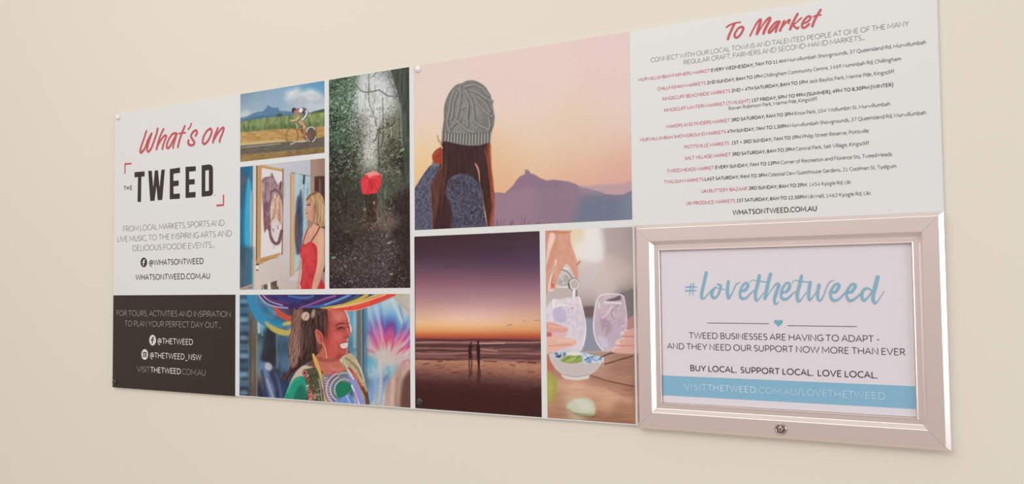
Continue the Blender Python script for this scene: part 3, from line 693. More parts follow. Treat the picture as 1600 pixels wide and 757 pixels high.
for q in range(46):
    x, y = rs.uniform(215, 430), rs.uniform(110, 420); dy = rs.uniform(30, 120); dx = rs.uniform(-25, 25)
    p.line(u((x, y), (x + dx * .6, y + dy * .5), (x + dx * .4, y + dy)), rs.uniform(.6, 1.3), [(150, 152, 146), (120, 122, 114), (176, 178, 172), (236, 237, 234)][q % 4], 1.0, .6)
p.dabs(170, u((215, 330), (420, 300), (400, 420), (330, 460), (320, 650), (260, 650), (250, 450)), (1.5, 4), (.7, 1.4), [(128, 130, 114), (150, 152, 138), (236, 236, 230), (92, 94, 80)], seed=32, op=.6)
p.dabs(300, u((350, 430), (460, 330), (500, 520), (480, 720), (350, 740)), (1.5, 5), (.7, 1.6), [(142, 146, 118), (52, 52, 42), (106, 110, 84), (168, 168, 142), (72, 74, 58), (38, 36, 32)], seed=9)
for P, wd in [([(205, 170), (240, 210), (290, 215), (350, 205), (400, 238), (440, 240)], 2.0), ([(284, 95), (285, 200), (287, 280), (320, 370), (335, 430)], 1.4), ([(370, 250), (372, 340), (378, 440)], 1.4), ([(310, 120), (340, 90), (400, 85), (430, 130)], 1.4), ([(400, 110), (440, 190), (455, 250)], 1.2)]:
    p.line(u(*P), wd, (104, 106, 102), 1.0, .9)
for P, wd in [([(340, 450), (395, 434), (430, 420), (452, 392), (490, 380)], 3.0), ([(342, 448), (330, 505), (310, 525)], 2.2), ([(350, 460), (343, 540), (348, 640), (346, 740)], 2.8), ([(375, 460), (372, 520), (352, 560)], 2.6)]:
    p.line(u(*P), wd * .85, (82, 80, 70), 1.2, .8)
p.dabs(900, u((25, 130), (205, 105), (215, 330), (250, 520), (240, 745), (25, 745)), (1, 2.6), (.6, 1.2), [(168, 186, 166), (30, 40, 32), (128, 152, 126), (24, 32, 26), (196, 208, 194), (58, 80, 58), (40, 52, 40)], seed=45, op=.75, f=.7)
p.dabs(520, u((215, 320), (330, 300), (460, 300), (500, 520), (490, 745), (200, 745), (190, 500)), (1, 2.6), (.6, 1.1), [(186, 188, 172), (46, 46, 38), (136, 138, 116), (210, 210, 200), (74, 76, 62), (30, 30, 26)], seed=46, op=.7, f=.7)
p.dabs(160, u((230, 100), (420, 90), (450, 260), (330, 330), (250, 300)), (1, 3), (.6, 1.0), [(120, 126, 122), (236, 238, 238), (150, 156, 152)], seed=47, op=.6, f=.7)
p.poly(u((410, 75), (420, 80), (440, 140), (462, 210), (480, 290), (492, 400), (500, 560), (500, 780), (560, 780), (560, 50)), (74, 80, 70), 2, False, .95, p.noise(3, 16, 14, 3), 12)
p.poly(u((520, 60), (560, 50), (560, 500), (525, 500)), (54, 58, 52), 5, op=.7)
p.line(u((480, 290), (485, 400), (490, 530)), 2.2, (150, 154, 140), 2, .6); p.line(u((455, 330), (462, 420), (460, 500)), 3, (138, 142, 112), 2.5, .6)
p.ell(*u((492, 575))[0], 4.2, 2.2, (138, 166, 120), 1.2, .9, -.6); p.ell(*u((110, 585))[0], 3, 3.4, (140, 150, 132), 1.6, .7)
p.dabs(120, l((60, 10), (500, 10), (500, 280), (60, 280)), (2, 9), (.7, 1.6), [(84, 92, 72), (40, 34, 32), (58, 50, 44), (106, 110, 92), (46, 42, 38)], (60, 120), seed=10, op=.7)
p.dabs(80, l((330, 20), (440, 20), (440, 240), (330, 200)), (3, 9), (.7, 1.5), [(122, 138, 116), (64, 66, 56), (92, 104, 82)], (70, 110), seed=13, op=.7)
p.dabs(560, l((60, 480), (200, 420), (340, 380), (440, 400), (480, 560), (530, 720), (50, 720)), (.8, 2.6), (.7, 1.3), [(120, 110, 110), (44, 36, 36), (98, 86, 86), (146, 136, 136), (58, 48, 48), (36, 30, 30)], seed=11, op=.75)
p.dabs(130, l((180, 290), (420, 280), (400, 400), (250, 350)), (1, 3), (.7, 1.4), [(146, 126, 108), (60, 50, 46), (170, 150, 136), (90, 76, 68)], seed=12, op=.7)
p.dabs(70, l((430, 250), (535, 200), (535, 720), (450, 560)), (1, 4), (.6, 1.2), [(78, 62, 58), (44, 34, 32), (92, 78, 72)], seed=16, op=.6)
for (x, y), cc, r in [((410, 438), (158, 148, 148), 2.4), ((425, 632), (188, 180, 92), 2), ((68, 530), (112, 152, 124), 2.6), ((60, 528), (100, 140, 110), 2), ((150, 366), (84, 104, 72), 2.4), ((415, 225), (140, 140, 130), 1.8), ((90, 62), (92, 110, 92), 2.2)]:
    p.ell(*l((x, y))[0], r * 1.5, r * .7, cc, 1.2, .85, -.3)
p.dabs(700, l((40, 500), (200, 420), (340, 380), (440, 400), (490, 560), (540, 730), (40, 730)), (.7, 1.9), (.6, 1.0), [(150, 140, 140), (30, 24, 24), (112, 100, 100), (186, 176, 176), (44, 34, 34), (26, 20, 20)], seed=48, op=.8, f=.7)
p.dabs(300, l((40, 10), (500, 10), (500, 300), (40, 330)), (1, 3.5), (.6, 1.0), [(110, 118, 100), (30, 26, 24), (72, 78, 62), (140, 144, 128), (26, 22, 22)], (50, 130), seed=49, op=.65, f=.7)
p.dabs(160, l((40, 300), (260, 330), (300, 400), (60, 480)), (1, 3), (.6, 1.0), [(84, 78, 64), (34, 28, 26), (100, 104, 82), (40, 34, 32)], seed=50, op=.6, f=.7)
p.dabs(150, l((420, 240), (545, 100), (545, 730), (470, 560)), (1, 3), (.6, 1.0), [(92, 76, 72), (30, 22, 22), (110, 96, 90), (40, 30, 28)], seed=51, op=.55, f=.7)
f = mapper(540, 255, 8.41)
p.poly(f((258, 405), (400, 400), (412, 560), (402, 660), (405, 770), (290, 770), (280, 640), (262, 540)), (66, 52, 44), 2, True, .9, p.noise(2.5, 4, 4), 14)
p.dabs(40, f((240, 480), (420, 480), (400, 740), (250, 740)), (.8, 2.2), (.7, 1.3), [(140, 128, 104), (96, 72, 60), (46, 36, 32), (120, 84, 76)], seed=18)
p.ell(584.6, 317, 1.3, 2.4, (206, 134, 120), 1); p.ell(570, 327.5, 2.4, 3, (146, 142, 116), 1.6, .8)
p.poly(f((200, 225), (238, 188), (268, 140), (320, 118), (382, 106), (425, 128), (466, 152), (468, 215), (470, 272), (432, 360), (405, 398), (345, 402), (290, 416), (232, 402), (212, 366), (204, 320)), (224, 62, 70), .9, False)
p.poly(f((262, 145), (318, 120), (382, 106), (425, 128), (450, 146), (400, 158), (350, 172), (312, 190), (290, 160)), (238, 158, 150), 1.2, True, .9)
for q, cc, o_ in [((240, 190), (190, 40, 52), .7), ((205, 300), (244, 96, 100), .6), ((240, 395), (236, 84, 90), .6), ((292, 412), (184, 36, 48), .8), ((350, 400), (180, 36, 48), .55), ((425, 360), (186, 38, 50), .8), ((470, 268), (198, 46, 56), .7), ((462, 155), (244, 118, 116), .7)]:
    p.line(f((308, 205), ((308 + q[0]) / 2 + 4, (205 + q[1]) / 2 - 6), q), 1.2, cc, 1.2, o_)
p.poly(f((330, 250), (350, 240), (365, 330), (330, 350)), (188, 40, 52), 2.5, True, .6)
p.grain(p.noise(1.6, 1.6, 35, 1), 4)
p.build('printed photo of a person under a red umbrella in a dark forest')

# ---- smiling woman at a market of tie-dyed cloth
X0, X1, _, ZC = rect_from([(375, 461), (374, 620)], [(641, 460), (640.8, 636)], [(375, 461), (641, 460)], [(374, 620)])
p = Print(X0, X1, ZB, ZC, STEP); k0, e, f, g, h = mapper(365, 450, 3.786), mapper(440, 455, 7.57), mapper(440, 540, 7.573), mapper(370, 455, 4.33), mapper(555, 455, 4.093)
gl = [(40, 60, (60, 95, 120)), (50, 150, (75, 125, 155)), (45, 230, (112, 152, 176)), (50, 300, (58, 74, 90)), (50, 400, (95, 130, 155)), (45, 480, (66, 90, 110)), (50, 600, (92, 132, 160)), (50, 700, (50, 64, 80)), (95, 200, (60, 74, 84)), (110, 350, (95, 90, 82)), (110, 600, (105, 92, 78)), (150, 230, (132, 170, 186)), (155, 400, (98, 138, 162)),
      (180, 350, (60, 94, 108)), (210, 300, (46, 62, 72)), (220, 420, (54, 46, 50)), (170, 520, (104, 136, 162)), (240, 500, (58, 58, 72)), (300, 350, (66, 96, 116)), (310, 480, (84, 114, 140)), (290, 600, (58, 68, 92)), (230, 650, (96, 108, 142)), (160, 680, (46, 56, 76)), (300, 700, (54, 74, 108)), (130, 100, (80, 130, 160)), (320, 290, (86, 112, 132))]
hl = [(40, 150, (92, 150, 176)), (15, 200, (112, 172, 192)), (20, 300, (92, 134, 154)), (140, 90, (58, 140, 196)), (100, 150, (112, 176, 206)), (180, 60, (122, 176, 206)), (220, 80, (188, 200, 208)), (300, 80, (190, 180, 166)), (320, 120, (176, 172, 162)), (290, 230, (82, 138, 192)), (250, 150, (190, 206, 220)), (130, 200, (116, 78, 142)),
      (130, 250, (184, 118, 176)), (110, 300, (150, 84, 152)), (180, 220, (190, 68, 136)), (230, 220, (150, 76, 152)), (200, 300, (214, 118, 164)), (150, 330, (208, 86, 134)), (230, 330, (216, 160, 180)), (270, 380, (218, 102, 104)), (220, 400, (212, 190, 186)), (160, 400, (200, 190, 186)), (200, 450, (204, 190, 180)), (220, 500, (152, 182, 192)), (100, 380, (170, 178, 174)),
      (90, 440, (92, 168, 190)), (90, 520, (168, 190, 206)), (110, 620, (132, 166, 200)), (170, 640, (186, 186, 182)), (160, 720, (190, 190, 186)), (190, 600, (124, 144, 182)), (320, 350, (214, 180, 200)), (320, 280, (168, 96, 152)), (340, 420, (190, 170, 190)), (90, 700, (152, 182, 206)), (340, 200, (206, 206, 206)), (60, 600, (70, 100, 120))]
p.wash([(*q, cc) for (x, y, cc) in gl for q in g((x, y))] + [(*q, cc) for (x, y, cc) in hl for q in h((x, y))] + [(480, 480, (90, 60, 80)), (520, 560, (120, 70, 60))], 11)
p.grain(p.noise(5, 16, 3, 2), 9)
for yy in range(70, 700, 62):
    p.ell(*g((46, yy))[0], 7, 3.4, (126, 166, 190) if (yy // 62) % 2 else (70, 100, 124), 3, .6); p.ell(*g((50, yy + 30))[0], 8, 3, (40, 56, 74), 3, .6)
p.poly(g((84, 130), (138, 130), (138, 730), (84, 730)), (108, 96, 82), 3, noise=p.noise(3, 30, 5), amp=10, op=.9); p.line(g((95, 200), (92, 700)), 2, (72, 66, 66), 2, .7); p.line(g((136, 300), (136, 720)), 1.6, (160, 150, 130), 1.5, .6)
p.line(g((150, 190), (152, 280)), 4, (176, 206, 214), 2, .8); p.line(g((175, 210), (172, 300)), 2.5, (150, 190, 200), 2, .7); p.line(g((195, 260), (190, 420)), 4, (74, 120, 132), 3, .6)
p.poly(g((205, 250), (262, 260), (268, 470), (235, 510), (165, 470), (170, 420)), (52, 50, 58), 5, True, .8); p.line(g((270, 300), (275, 520)), 2, (120, 150, 168), 2, .6)
p.line(g((190, 500), (195, 580), (225, 660), (245, 730)), 9, (112, 130, 164), 4, .8); p.ell(*g((215, 512))[0], 5.5, 6.5, (186, 190, 198), 2.5, .9, -.5); p.line(g((235, 560), (265, 640), (285, 730)), 6, (56, 62, 88), 3, .8); p.line(g((205, 600), (235, 690), (250, 735)), 3, (170, 172, 196), 2.5, .8); p.line(g((170, 540), (190, 640), (205, 730)), 4, (52, 60, 80), 3, .7); p.line(g((265, 560), (290, 640), (300, 730)), 3, (104, 110, 140), 3, .6)
# posts behind on the right
p.poly(k0((728, 110), (756, 105), (760, 520), (728, 520)), (112, 106, 102), 1.5); p.line(k0((765, 110), (768, 540)), 4.5, (58, 98, 124), 1.6, .9); p.line(k0((756, 110), (758, 500)), 1.2, (168, 178, 180), 1.2, .8); p.line(k0((785, 110), (785, 580)), 5, (86, 116, 132), 3, .7); p.line(k0((718, 140), (716, 350)), 5, (150, 190, 204), 3, .7)
# tie-dye fan: bands of dye by distance from the tied knot, broken into spikes around it
cx, cy = h((205, 470))[0]
th = np.degrees(np.arctan2(cy - p.py, p.px - cx)); rr = np.hypot(p.px - cx, (p.py - cy) * .95)
rs = np.random.RandomState(12)
an = np.interp(th, np.linspace(-180, 180, 97), rs.uniform(-9, 9, 97)) + np.interp(th, np.linspace(-180, 180, 41), rs.uniform(-8, 8, 41))
rv = rr + an
rad = [0, 24, 31, 38, 47, 56, 62, 70, 82, 95, 140]
ramp = np.array([(206, 192, 184), (206, 190, 184), (216, 120, 122), (202, 66, 112), (186, 84, 150), (112, 74, 146), (84, 112, 184), (84, 158, 206), (150, 188, 212), (196, 206, 212), (186, 180, 168)], float)
td = np.stack([np.interp(rv, rad, ramp[:, q]) for q in range(3)], -1)
wh = np.clip(np.interp(th, np.linspace(-180, 180, 73), np.random.RandomState(5).uniform(-1, 1.1, 73)), 0, 1) * np.clip((rr - 26) / 10, 0, 1)
td += (np.array((222, 214, 222.)) - td) * (wh * .75)[..., None]
fan = np.clip((th + 12) / 22, 0, 1) * np.clip((165 - th) / 25, 0, 1)                     # the upper half of the fan
cloth = p.full_mask([(574, 478), (660, 455), (660, 640), (574, 640)], 5)
p.C += (td - p.C) * (cloth * fan * .74)[..., None]
for P, wd, cc in [([(160, 450), (170, 720)], 5, (204, 200, 192)), ([(210, 490), (220, 530)], 5, (116, 170, 196)), ([(190, 570), (205, 545)], 4, (112, 110, 168)), ([(90, 440), (100, 520)], 4, (96, 166, 192)), ([(85, 290), (82, 360)], 3, (132, 190, 140)), ([(130, 560), (140, 640)], 5, (150, 180, 210)), ([(110, 600), (105, 700)], 4, (110, 150, 200)), ([(180, 600), (165, 720)], 3, (130, 160, 196)), ([(285, 90), (315, 240)], 3, (96, 130, 180)), ([(240, 60), (300, 200)], 4, (214, 218, 222))]:
    p.line(h(*P), wd, cc, 4, .7)
p.poly(h((240, 20), (352, 20), (352, 180), (300, 110)), (192, 182, 166), 6, op=.8); p.line(h((250, 40), (350, 130)), 2, (168, 160, 150), 2, .6)
# draped cloths
p.line(k0((95, 50, 9), (120, 110, 12), (150, 165, 15), (210, 210, 14), (300, 212, 10)), 12, (58, 138, 182), 2.5); p.line(k0((180, 130), (240, 195), (310, 195)), 8, (44, 120, 150), 3, .7); p.line(k0((165, 100), (230, 160), (300, 200)), 4, (66, 96, 140), 3, .7)
p.line(k0((190, 205, 3), (230, 240, 8), (280, 262, 9), (330, 265, 8), (380, 225, 8)), 9, (190, 176, 92), 2.5); p.line(k0((300, 215, 5), (350, 205, 7)), 5, (196, 180, 100), 3)
p.line(k0((240, 110, 4), (270, 150, 8), (320, 180, 9), (370, 180, 8)), 8, (202, 82, 62), 2); p.line(k0((270, 125), (330, 160), (360, 165)), 2, (90, 60, 110), 2, .8)
p.poly(k0((140, 20), (160, 55), (200, 95), (270, 122), (360, 128), (440, 126), (560, 128), (660, 112), (760, 75), (860, 20)), (66, 52, 100), 1.6, False, 1, p.noise(14, 3, 8), 10)
for P, wd, cc, o_ in [([(150, 45), (185, 85), (240, 110), (320, 120)], 2.2, (196, 170, 204), .95), ([(175, 45), (215, 80), (290, 105)], 1.6, (226, 196, 226), .9), ([(190, 40), (240, 75), (330, 95)], 2.5, (104, 56, 110), .9), ([(240, 45), (300, 70), (390, 80)], 4.5, (52, 66, 128), .95), ([(330, 50), (420, 62), (470, 48)], 4, (72, 110, 170), .9), ([(440, 120), (500, 90), (600, 50)], 4.2, (104, 52, 108), .95),
                      ([(380, 125), (450, 100), (540, 65), (600, 48)], 2.0, (176, 120, 176), .8), ([(430, 122), (520, 108), (620, 75), (690, 44)], 4.5, (66, 110, 172), 1), ([(540, 100), (620, 70), (680, 45)], 1.6, (150, 186, 214), .9), ([(470, 128), (590, 112), (680, 80), (740, 44)], 2.6, (56, 118, 120), 1), ([(520, 127), (620, 112), (720, 80), (790, 42)], 5.5, (196, 172, 78), 1), ([(560, 124), (680, 104), (790, 72), (860, 42)], 6.0, (216, 176, 92), 1), ([(640, 96), (720, 62)], 2, (74, 78, 60), .8), ([(860, 40), (1000, 36)], 5, (196, 172, 120), .9)]:
    p.line(k0(*P), wd, cc, 1.6, o_)
p.line(k0((560, 124, 2), (620, 128, 5), (700, 122, 9), (780, 98, 10), (860, 68, 10), (945, 36, 8)), 9, (222, 76, 64), 1.4); p.line(k0((590, 120), (700, 104), (800, 76), (900, 40)), 1.6, (246, 204, 170), 1, .9); p.line(k0((565, 129), (640, 136), (720, 134), (800, 112)), 1.3, (246, 168, 146), 1, .9); p.line(k0((360, 128), (470, 128), (560, 130)), 1.2, (196, 196, 214), 1, .7); p.line(k0((710, 118), (800, 92)), 3, (236, 96, 80), 2, .7)
# person at the right edge
p.poly(h((190, 760), (192, 660), (205, 600), (232, 560), (262, 500), (285, 465), (320, 448), (362, 445), (362, 760)), (192, 156, 144), 2, False, 1, p.noise(4, 18, 4), 10); p.poly(h((300, 600), (320, 545), (362, 520), (362, 760), (290, 760)), (96, 66, 58), 7, True, .9); p.line(h((240, 580), (235, 740)), 4, (222, 196, 182), 4, .6); p.line(h((270, 560), (265, 740)), 5, (160, 120, 108), 4, .6)
# hair
hn = p.noise(2.2, 9, 15, 3)
p.poly(k0((345, 150), (370, 122), (470, 118), (560, 128), (572, 190), (548, 262), (540, 330), (520, 300), (490, 260), (488, 330), (502, 400), (472, 425), (440, 440), (400, 472), (350, 505), (310, 548), (282, 540), (330, 490), (340, 440), (322, 400), (322, 340), (340, 250)), (64, 46, 44), 1.4, False, 1, hn, 8)
p.poly(k0((350, 150), (375, 130), (410, 130), (400, 220), (395, 330), (385, 430), (345, 480), (328, 400), (325, 330), (345, 240)), (146, 106, 92), 3, True, .9, hn, 18)
for k in range(12): p.line(k0((360 + k * 4, 180 + k * 6), (345 + k * 6, 300), (332 + k * 7, 400 + (k % 4) * 12)), 1.1, [(206, 166, 150), (100, 66, 56), (176, 130, 112), (80, 52, 46)][k % 4], 1.2, .6)
p.line(k0((340, 480), (310, 520), (285, 538)), 3, (86, 54, 48), 1.6); p.line(k0((330, 500), (300, 545)), 1.5, (110, 70, 60), 1.2)
p.poly(e((410, 240), (520, 215), (565, 250), (570, 330), (520, 420), (440, 400)), (84, 62, 58), 3, True, .7, hn, 10); p.line(e((400, 300), (470, 240), (520, 215)), 2, (120, 90, 80), 2, .6)
p.ell(*e((285, 300))[0], 6.2, 7, (222, 188, 170), 1.6, .95, .3); p.ell(*e((300, 290))[0], 2, 2.4, (196, 140, 120), 1.5, .8); p.ell(*e((375, 270))[0], 3, 7, (186, 166, 146), 2, .85, .2)
for q in range(46):
    x0, y0 = 352 + (q * 53) % 120, 150 + (q * 31) % 90; wv = 6 * math.sin(q * 1.7)
    p.line(k0((x0, y0), (x0 - 14 + wv, y0 + 70), (x0 - 6 - wv, y0 + 130), (x0 - 26 + wv, y0 + 190)), .8, [(150, 112, 98), (46, 32, 32), (112, 80, 70), (182, 140, 124), (74, 52, 48)][q % 5], 1.3, .32)
for q in range(30):
    x0, y0 = 335 + (q * 29) % 50, 210 + (q * 37) % 190; p.line(k0((x0, y0), (x0 - 9, y0 + 24), (x0 + 3, y0 + 48), (x0 - 8, y0 + 70)), .9, [(212, 176, 160), (92, 60, 52), (176, 132, 114)][q % 3], 1.4, .38)
for q in range(22):
    x0, y0 = 478 + (q * 17) % 75, 140 + (q * 11) % 60; p.line(k0((x0, y0), (x0 + 8, y0 + 30), (x0 + 4, y0 + 66)), .9, [(128, 100, 90), (44, 32, 32), (96, 72, 66)][q % 3], 1.0, .5)
# face, neck
p.poly(e((540, 560), (520, 640), (440, 740), (420, 860), (500, 960), (660, 1010), (760, 940), (740, 820), (640, 800)), (186, 100, 84), 2.5, True)
p.poly(f((420, 110), (560, 165), (690, 170), (745, 250), (720, 312), (640, 348), (530, 345), (470, 295), (395, 255)), (196, 112, 94), 1.6, True)
p.poly(f((430, 130), (560, 160), (690, 172), (640, 190), (520, 200), (440, 180)), (160, 78, 68), 3, True, .8); p.line(f((560, 250), (640, 290), (720, 280)), 3, (214, 136, 116), 3, .6)
p.poly([(511, 484.5), (525, 484), (538.8, 485.2), (542, 491), (544.6, 498.5), (544.4, 503), (546.2, 508), (548.8, 514.5), (548.4, 521), (544.2, 526), (543, 529.4), (543.6, 533), (542.4, 538), (542.8, 541.5), (542.2, 547), (542.6, 552), (540.5, 560), (535, 563.5), (527, 562.5), (516, 561), (508, 556), (506, 545), (507, 530), (510, 515), (513, 500)], (190, 88, 79), 1.1, False)
p.poly([(512, 520), (526, 520), (530, 540), (524, 558), (511, 556), (507, 540)], (208, 92, 84), 5, True, .7); p.poly([(518, 487), (536, 487), (541, 500), (524, 502)], (206, 110, 98), 4, True, .6); p.poly([(508, 500), (514, 500), (512, 525), (508, 530)], (150, 74, 66), 3, True, .6); p.poly([(526, 556), (540, 553), (540, 561), (528, 563)], (186, 84, 76), 2, True, .7)
fc = p.full_mask([(511, 484.5), (525, 484), (538.8, 485.2), (542, 491), (544.6, 498.5), (546.2, 508), (548.8, 514.5), (544.2, 526), (542.4, 538), (542.6, 552), (535, 563.5), (516, 561), (506, 545), (510, 515)], 2)
p.C += (fc * np.exp(-(((p.px - 529) / 8) ** 2 + ((p.py - 496) / 8) ** 2)))[..., None] * np.array((16, 26, 24.)); p.C += (fc * np.exp(-(((p.px - 530) / 7) ** 2 + ((p.py - 527) / 8) ** 2)))[..., None] * np.array((18, 16, 16.))
p.C -= (fc * np.exp(-(((p.px - 511) / 5) ** 2 + ((p.py - 520) / 25) ** 2)))[..., None] * np.array((38, 24, 20.)); p.C -= (fc * np.exp(-(((p.px - 533) / 9) ** 2 + ((p.py - 561) / 6) ** 2)))[..., None] * np.array((30, 22, 20.)); p.C -= (fc * np.exp(-(((p.px - 531) / 6) ** 2 + ((p.py - 514) / 3.2) ** 2)))[..., None] * np.array((34, 24, 20.))
p.grain(p.noise(3.5, 4.5, 71, 2), 5, fc)
p.line([(538.8, 485.5, 1), (542.6, 492, 1.6), (545, 499, 1.8), (545.4, 505, 1), (548, 512, 2), (548.6, 519, 1.8)], 2.0, (248, 222, 208), 1.3, .95); p.line([(543.6, 530), (542.6, 536)], 1.4, (240, 196, 180), 1.1, .8); p.line([(542.6, 544), (542.2, 556)], 1.3, (236, 180, 164), 1.1, .8)
p.poly(e((398, 465), (425, 455), (470, 490), (495, 540), (495, 620), (455, 630), (415, 570)), (196, 98, 84), 1, True); p.line(e((430, 490), (465, 530), (470, 590)), 1.6, (142, 64, 58), 1.4, .8); p.line(e((400, 480), (415, 560), (450, 625)), .9, (232, 150, 128), 1, .8)
p.line(e((488, 622), (515, 680), (530, 757), (535, 800)), 1.5, (232, 166, 110), .9); p.line(e((488, 640), (480, 720), (505, 800)), 1.2, (206, 130, 92), .9, .8)
p.line(e((642, 418, .8), (665, 396, 1.4), (700, 384, 1.6), (748, 388, .9)), 1.4, (74, 38, 38), .8); p.line(e((775, 395), (795, 380)), 1.2, (96, 48, 46), .9)
p.line(e((655, 455, 1), (690, 438, 2), (725, 436, 1.8), (752, 445, 1)), 1.6, (72, 34, 36), 1); p.line(e((665, 470), (710, 474), (745, 460)), 1, (150, 70, 64), 1.2, .8); p.line(e((778, 425), (792, 430)), 1.4, (84, 42, 42), 1)
p.line(e((770, 440), (795, 500), (812, 530)), 1.4, (226, 150, 132), 1.4, .7); p.line(e((735, 545), (765, 555), (792, 535)), 1.5, (146, 60, 56), 1.2, .9); p.line(e((740, 470), (735, 520)), 2, (176, 82, 74), 2, .5)
p.poly(e((688, 640), (720, 622), (782, 614), (780, 660), (750, 682), (708, 676)), (228, 206, 198), .9, True); p.line(e((680, 635), (720, 615), (785, 605)), 1.2, (160, 58, 58), 1, .9); p.line(e((690, 650), (712, 690), (770, 684)), 1.6, (176, 62, 64), 1, .9); p.line(e((655, 590), (670, 640), (665, 690)), 1.0, (164, 70, 64), 1.4, .7)
# clothes
p.poly(f((20, 690), (45, 600), (80, 500), (120, 400), (185, 300), (260, 240), (330, 250), (400, 300), (500, 690)), (206, 182, 160), 1.4, True)
p.poly(f((30, 690), (45, 600), (85, 500), (140, 410), (200, 370), (255, 368), (290, 440), (305, 540), (330, 690)), (42, 152, 120), 1.4, True, 1, p.noise(6, 10, 4), 7); p.poly(f((135, 690), (165, 560), (205, 490), (245, 470), (285, 560), (310, 690)), (28, 108, 88), 4, True, .9); p.line(f((70, 560), (140, 430), (220, 385)), 3, (78, 184, 152), 3, .6)
p.poly(f((250, 310), (330, 275), (400, 270), (450, 380), (500, 690), (310, 690), (300, 480)), (84, 82, 62), 2, True, 1, p.noise(3, 4, 8), 16)
p.dabs(26, f((240, 320), (310, 320), (370, 640), (320, 640), (290, 440)), (1.5, 4), (1.4, 2.6), [(206, 104, 110), (226, 160, 156), (176, 70, 84), (238, 216, 206)], seed=4); p.dabs(24, f((330, 330), (430, 380), (470, 640), (370, 640)), (1.5, 5), (1, 1.8), [(122, 132, 86), (62, 60, 48), (180, 190, 196), (140, 100, 80)], seed=5)
p.ring(476.2, 583.3, 3.4, 3.2, 2, (206, 102, 108)); p.ell(*f((335, 600))[0], 2.6, 4, (206, 84, 96), 1.4); p.ell(*f((395, 610))[0], 2.4, 4, (206, 124, 100), 1.6, .8)
p.line(f((375, 110, 3.5), (400, 180, 5.5), (435, 270, 5), (465, 360, 4.5), (490, 460, 4.5), (510, 560, 5), (525, 690, 6)), 5, (216, 174, 96), 1.2); p.line(f((470, 380), (500, 500), (520, 690)), 4, (168, 182, 136), 2, .85); p.line(f((440, 400), (465, 520), (480, 690)), 1.8, (196, 196, 176), 1.4, .7); p.line(f((480, 520), (500, 690)), 1.4, (66, 62, 44), 1.2, .8)
p.poly(f((478, 352), (560, 350), (640, 352), (720, 312), (800, 335), (835, 470), (790, 600), (690, 690), (560, 690), (515, 560)), (122, 128, 136), 1.4, True)
p.line(f((500, 340), (485, 400)), 3, (206, 140, 70), 1.6, .8)
for r, cc, wd in [(240, (176, 84, 120), 2.2), (215, (214, 208, 208), 1.6), (188, (120, 70, 110), 1.6), (168, (220, 216, 214), 1.6), (140, (96, 116, 128), 1.6), (118, (214, 214, 212), 1.4)]:
    p.line(f(*[(745 + r * math.cos(math.radians(t)), 520 - r * .95 * math.sin(math.radians(t))) for t in range(115, 245, 10)]), wd, cc, 1, .9)
for r, cc in [(120, (218, 218, 216)), (165, (106, 96, 116)), (200, (222, 220, 220))]: p.line(f(*[(745 + r * .75 * math.cos(math.radians(t)), 510 - r * .92 * math.sin(math.radians(t))) for t in range(50, 125, 10)]), 1.3, cc, 1, .8)
for k in range(9): p.line(f((505 + k * 5, 385 + k * 33), (545 + k * 6, 398 + k * 31)), 1.3, (226, 206, 214), .9, .75)
p.poly(f((690, 430), (740, 432), (800, 448), (830, 485), (808, 545), (760, 590), (690, 622), (655, 598), (640, 540), (650, 480)), (24, 124, 92), 1, True)
p.poly(f((620, 690), (680, 640), (760, 600), (800, 580), (860, 690)), (112, 144, 204), 1.6, True, 1, p.noise(4, 6, 3), 12); p.line(f((770, 600), (810, 680)), 2, (196, 206, 230), 1.6, .8)
p.poly(f((690, 165), (790, 95), (850, 115), (885, 160), (935, 260), (970, 360), (1000, 480), (1025, 600), (1030, 720), (960, 720), (930, 600), (880, 480), (800, 350), (735, 250)), (186, 170, 136), 1.4, True, 1, p.noise(3, 5, 8), 12)
p.line(f((760, 150), (830, 200), (900, 280), (960, 400)), 2.6, (120, 96, 70), 2, .7); p.line(f((800, 270), (870, 360), (930, 470), (985, 580)), 4, (172, 64, 58), 1.8, .85); p.line(f((850, 320), (900, 420)), 2, (226, 120, 126), 1.5, .8); p.line(f((960, 500), (1000, 600), (1010, 720)), 4.5, (112, 68, 40), 2, .9); p.line(f((880, 180), (940, 290), (975, 420)), 2, (222, 206, 180), 1.6, .8)
p.line(f((790, 330, 4), (850, 430, 8), (905, 560, 10), (960, 720, 11)), 9, (142, 148, 206), 1.6); p.line(f((700, 170), (760, 250), (820, 350), (850, 400)), 2, (226, 222, 206), 1.2); p.line(f((830, 475), (870, 570), (925, 720)), 2.2, (236, 228, 226), 1.2); p.line(f((860, 560), (890, 650), (900, 720)), 3, (196, 126, 168), 2, .8); p.line(f((720, 200), (780, 290)), 1.4, (110, 110, 70), 1.2, .8)
p.line(f((1010, 560), (1035, 690)), 3, (58, 50, 48), 2, .7)
p.grain(p.noise(1.6, 1.6, 37, 1), 3)
p.build('printed photo of a laughing dark-haired woman under draped tie-dyed cloth')

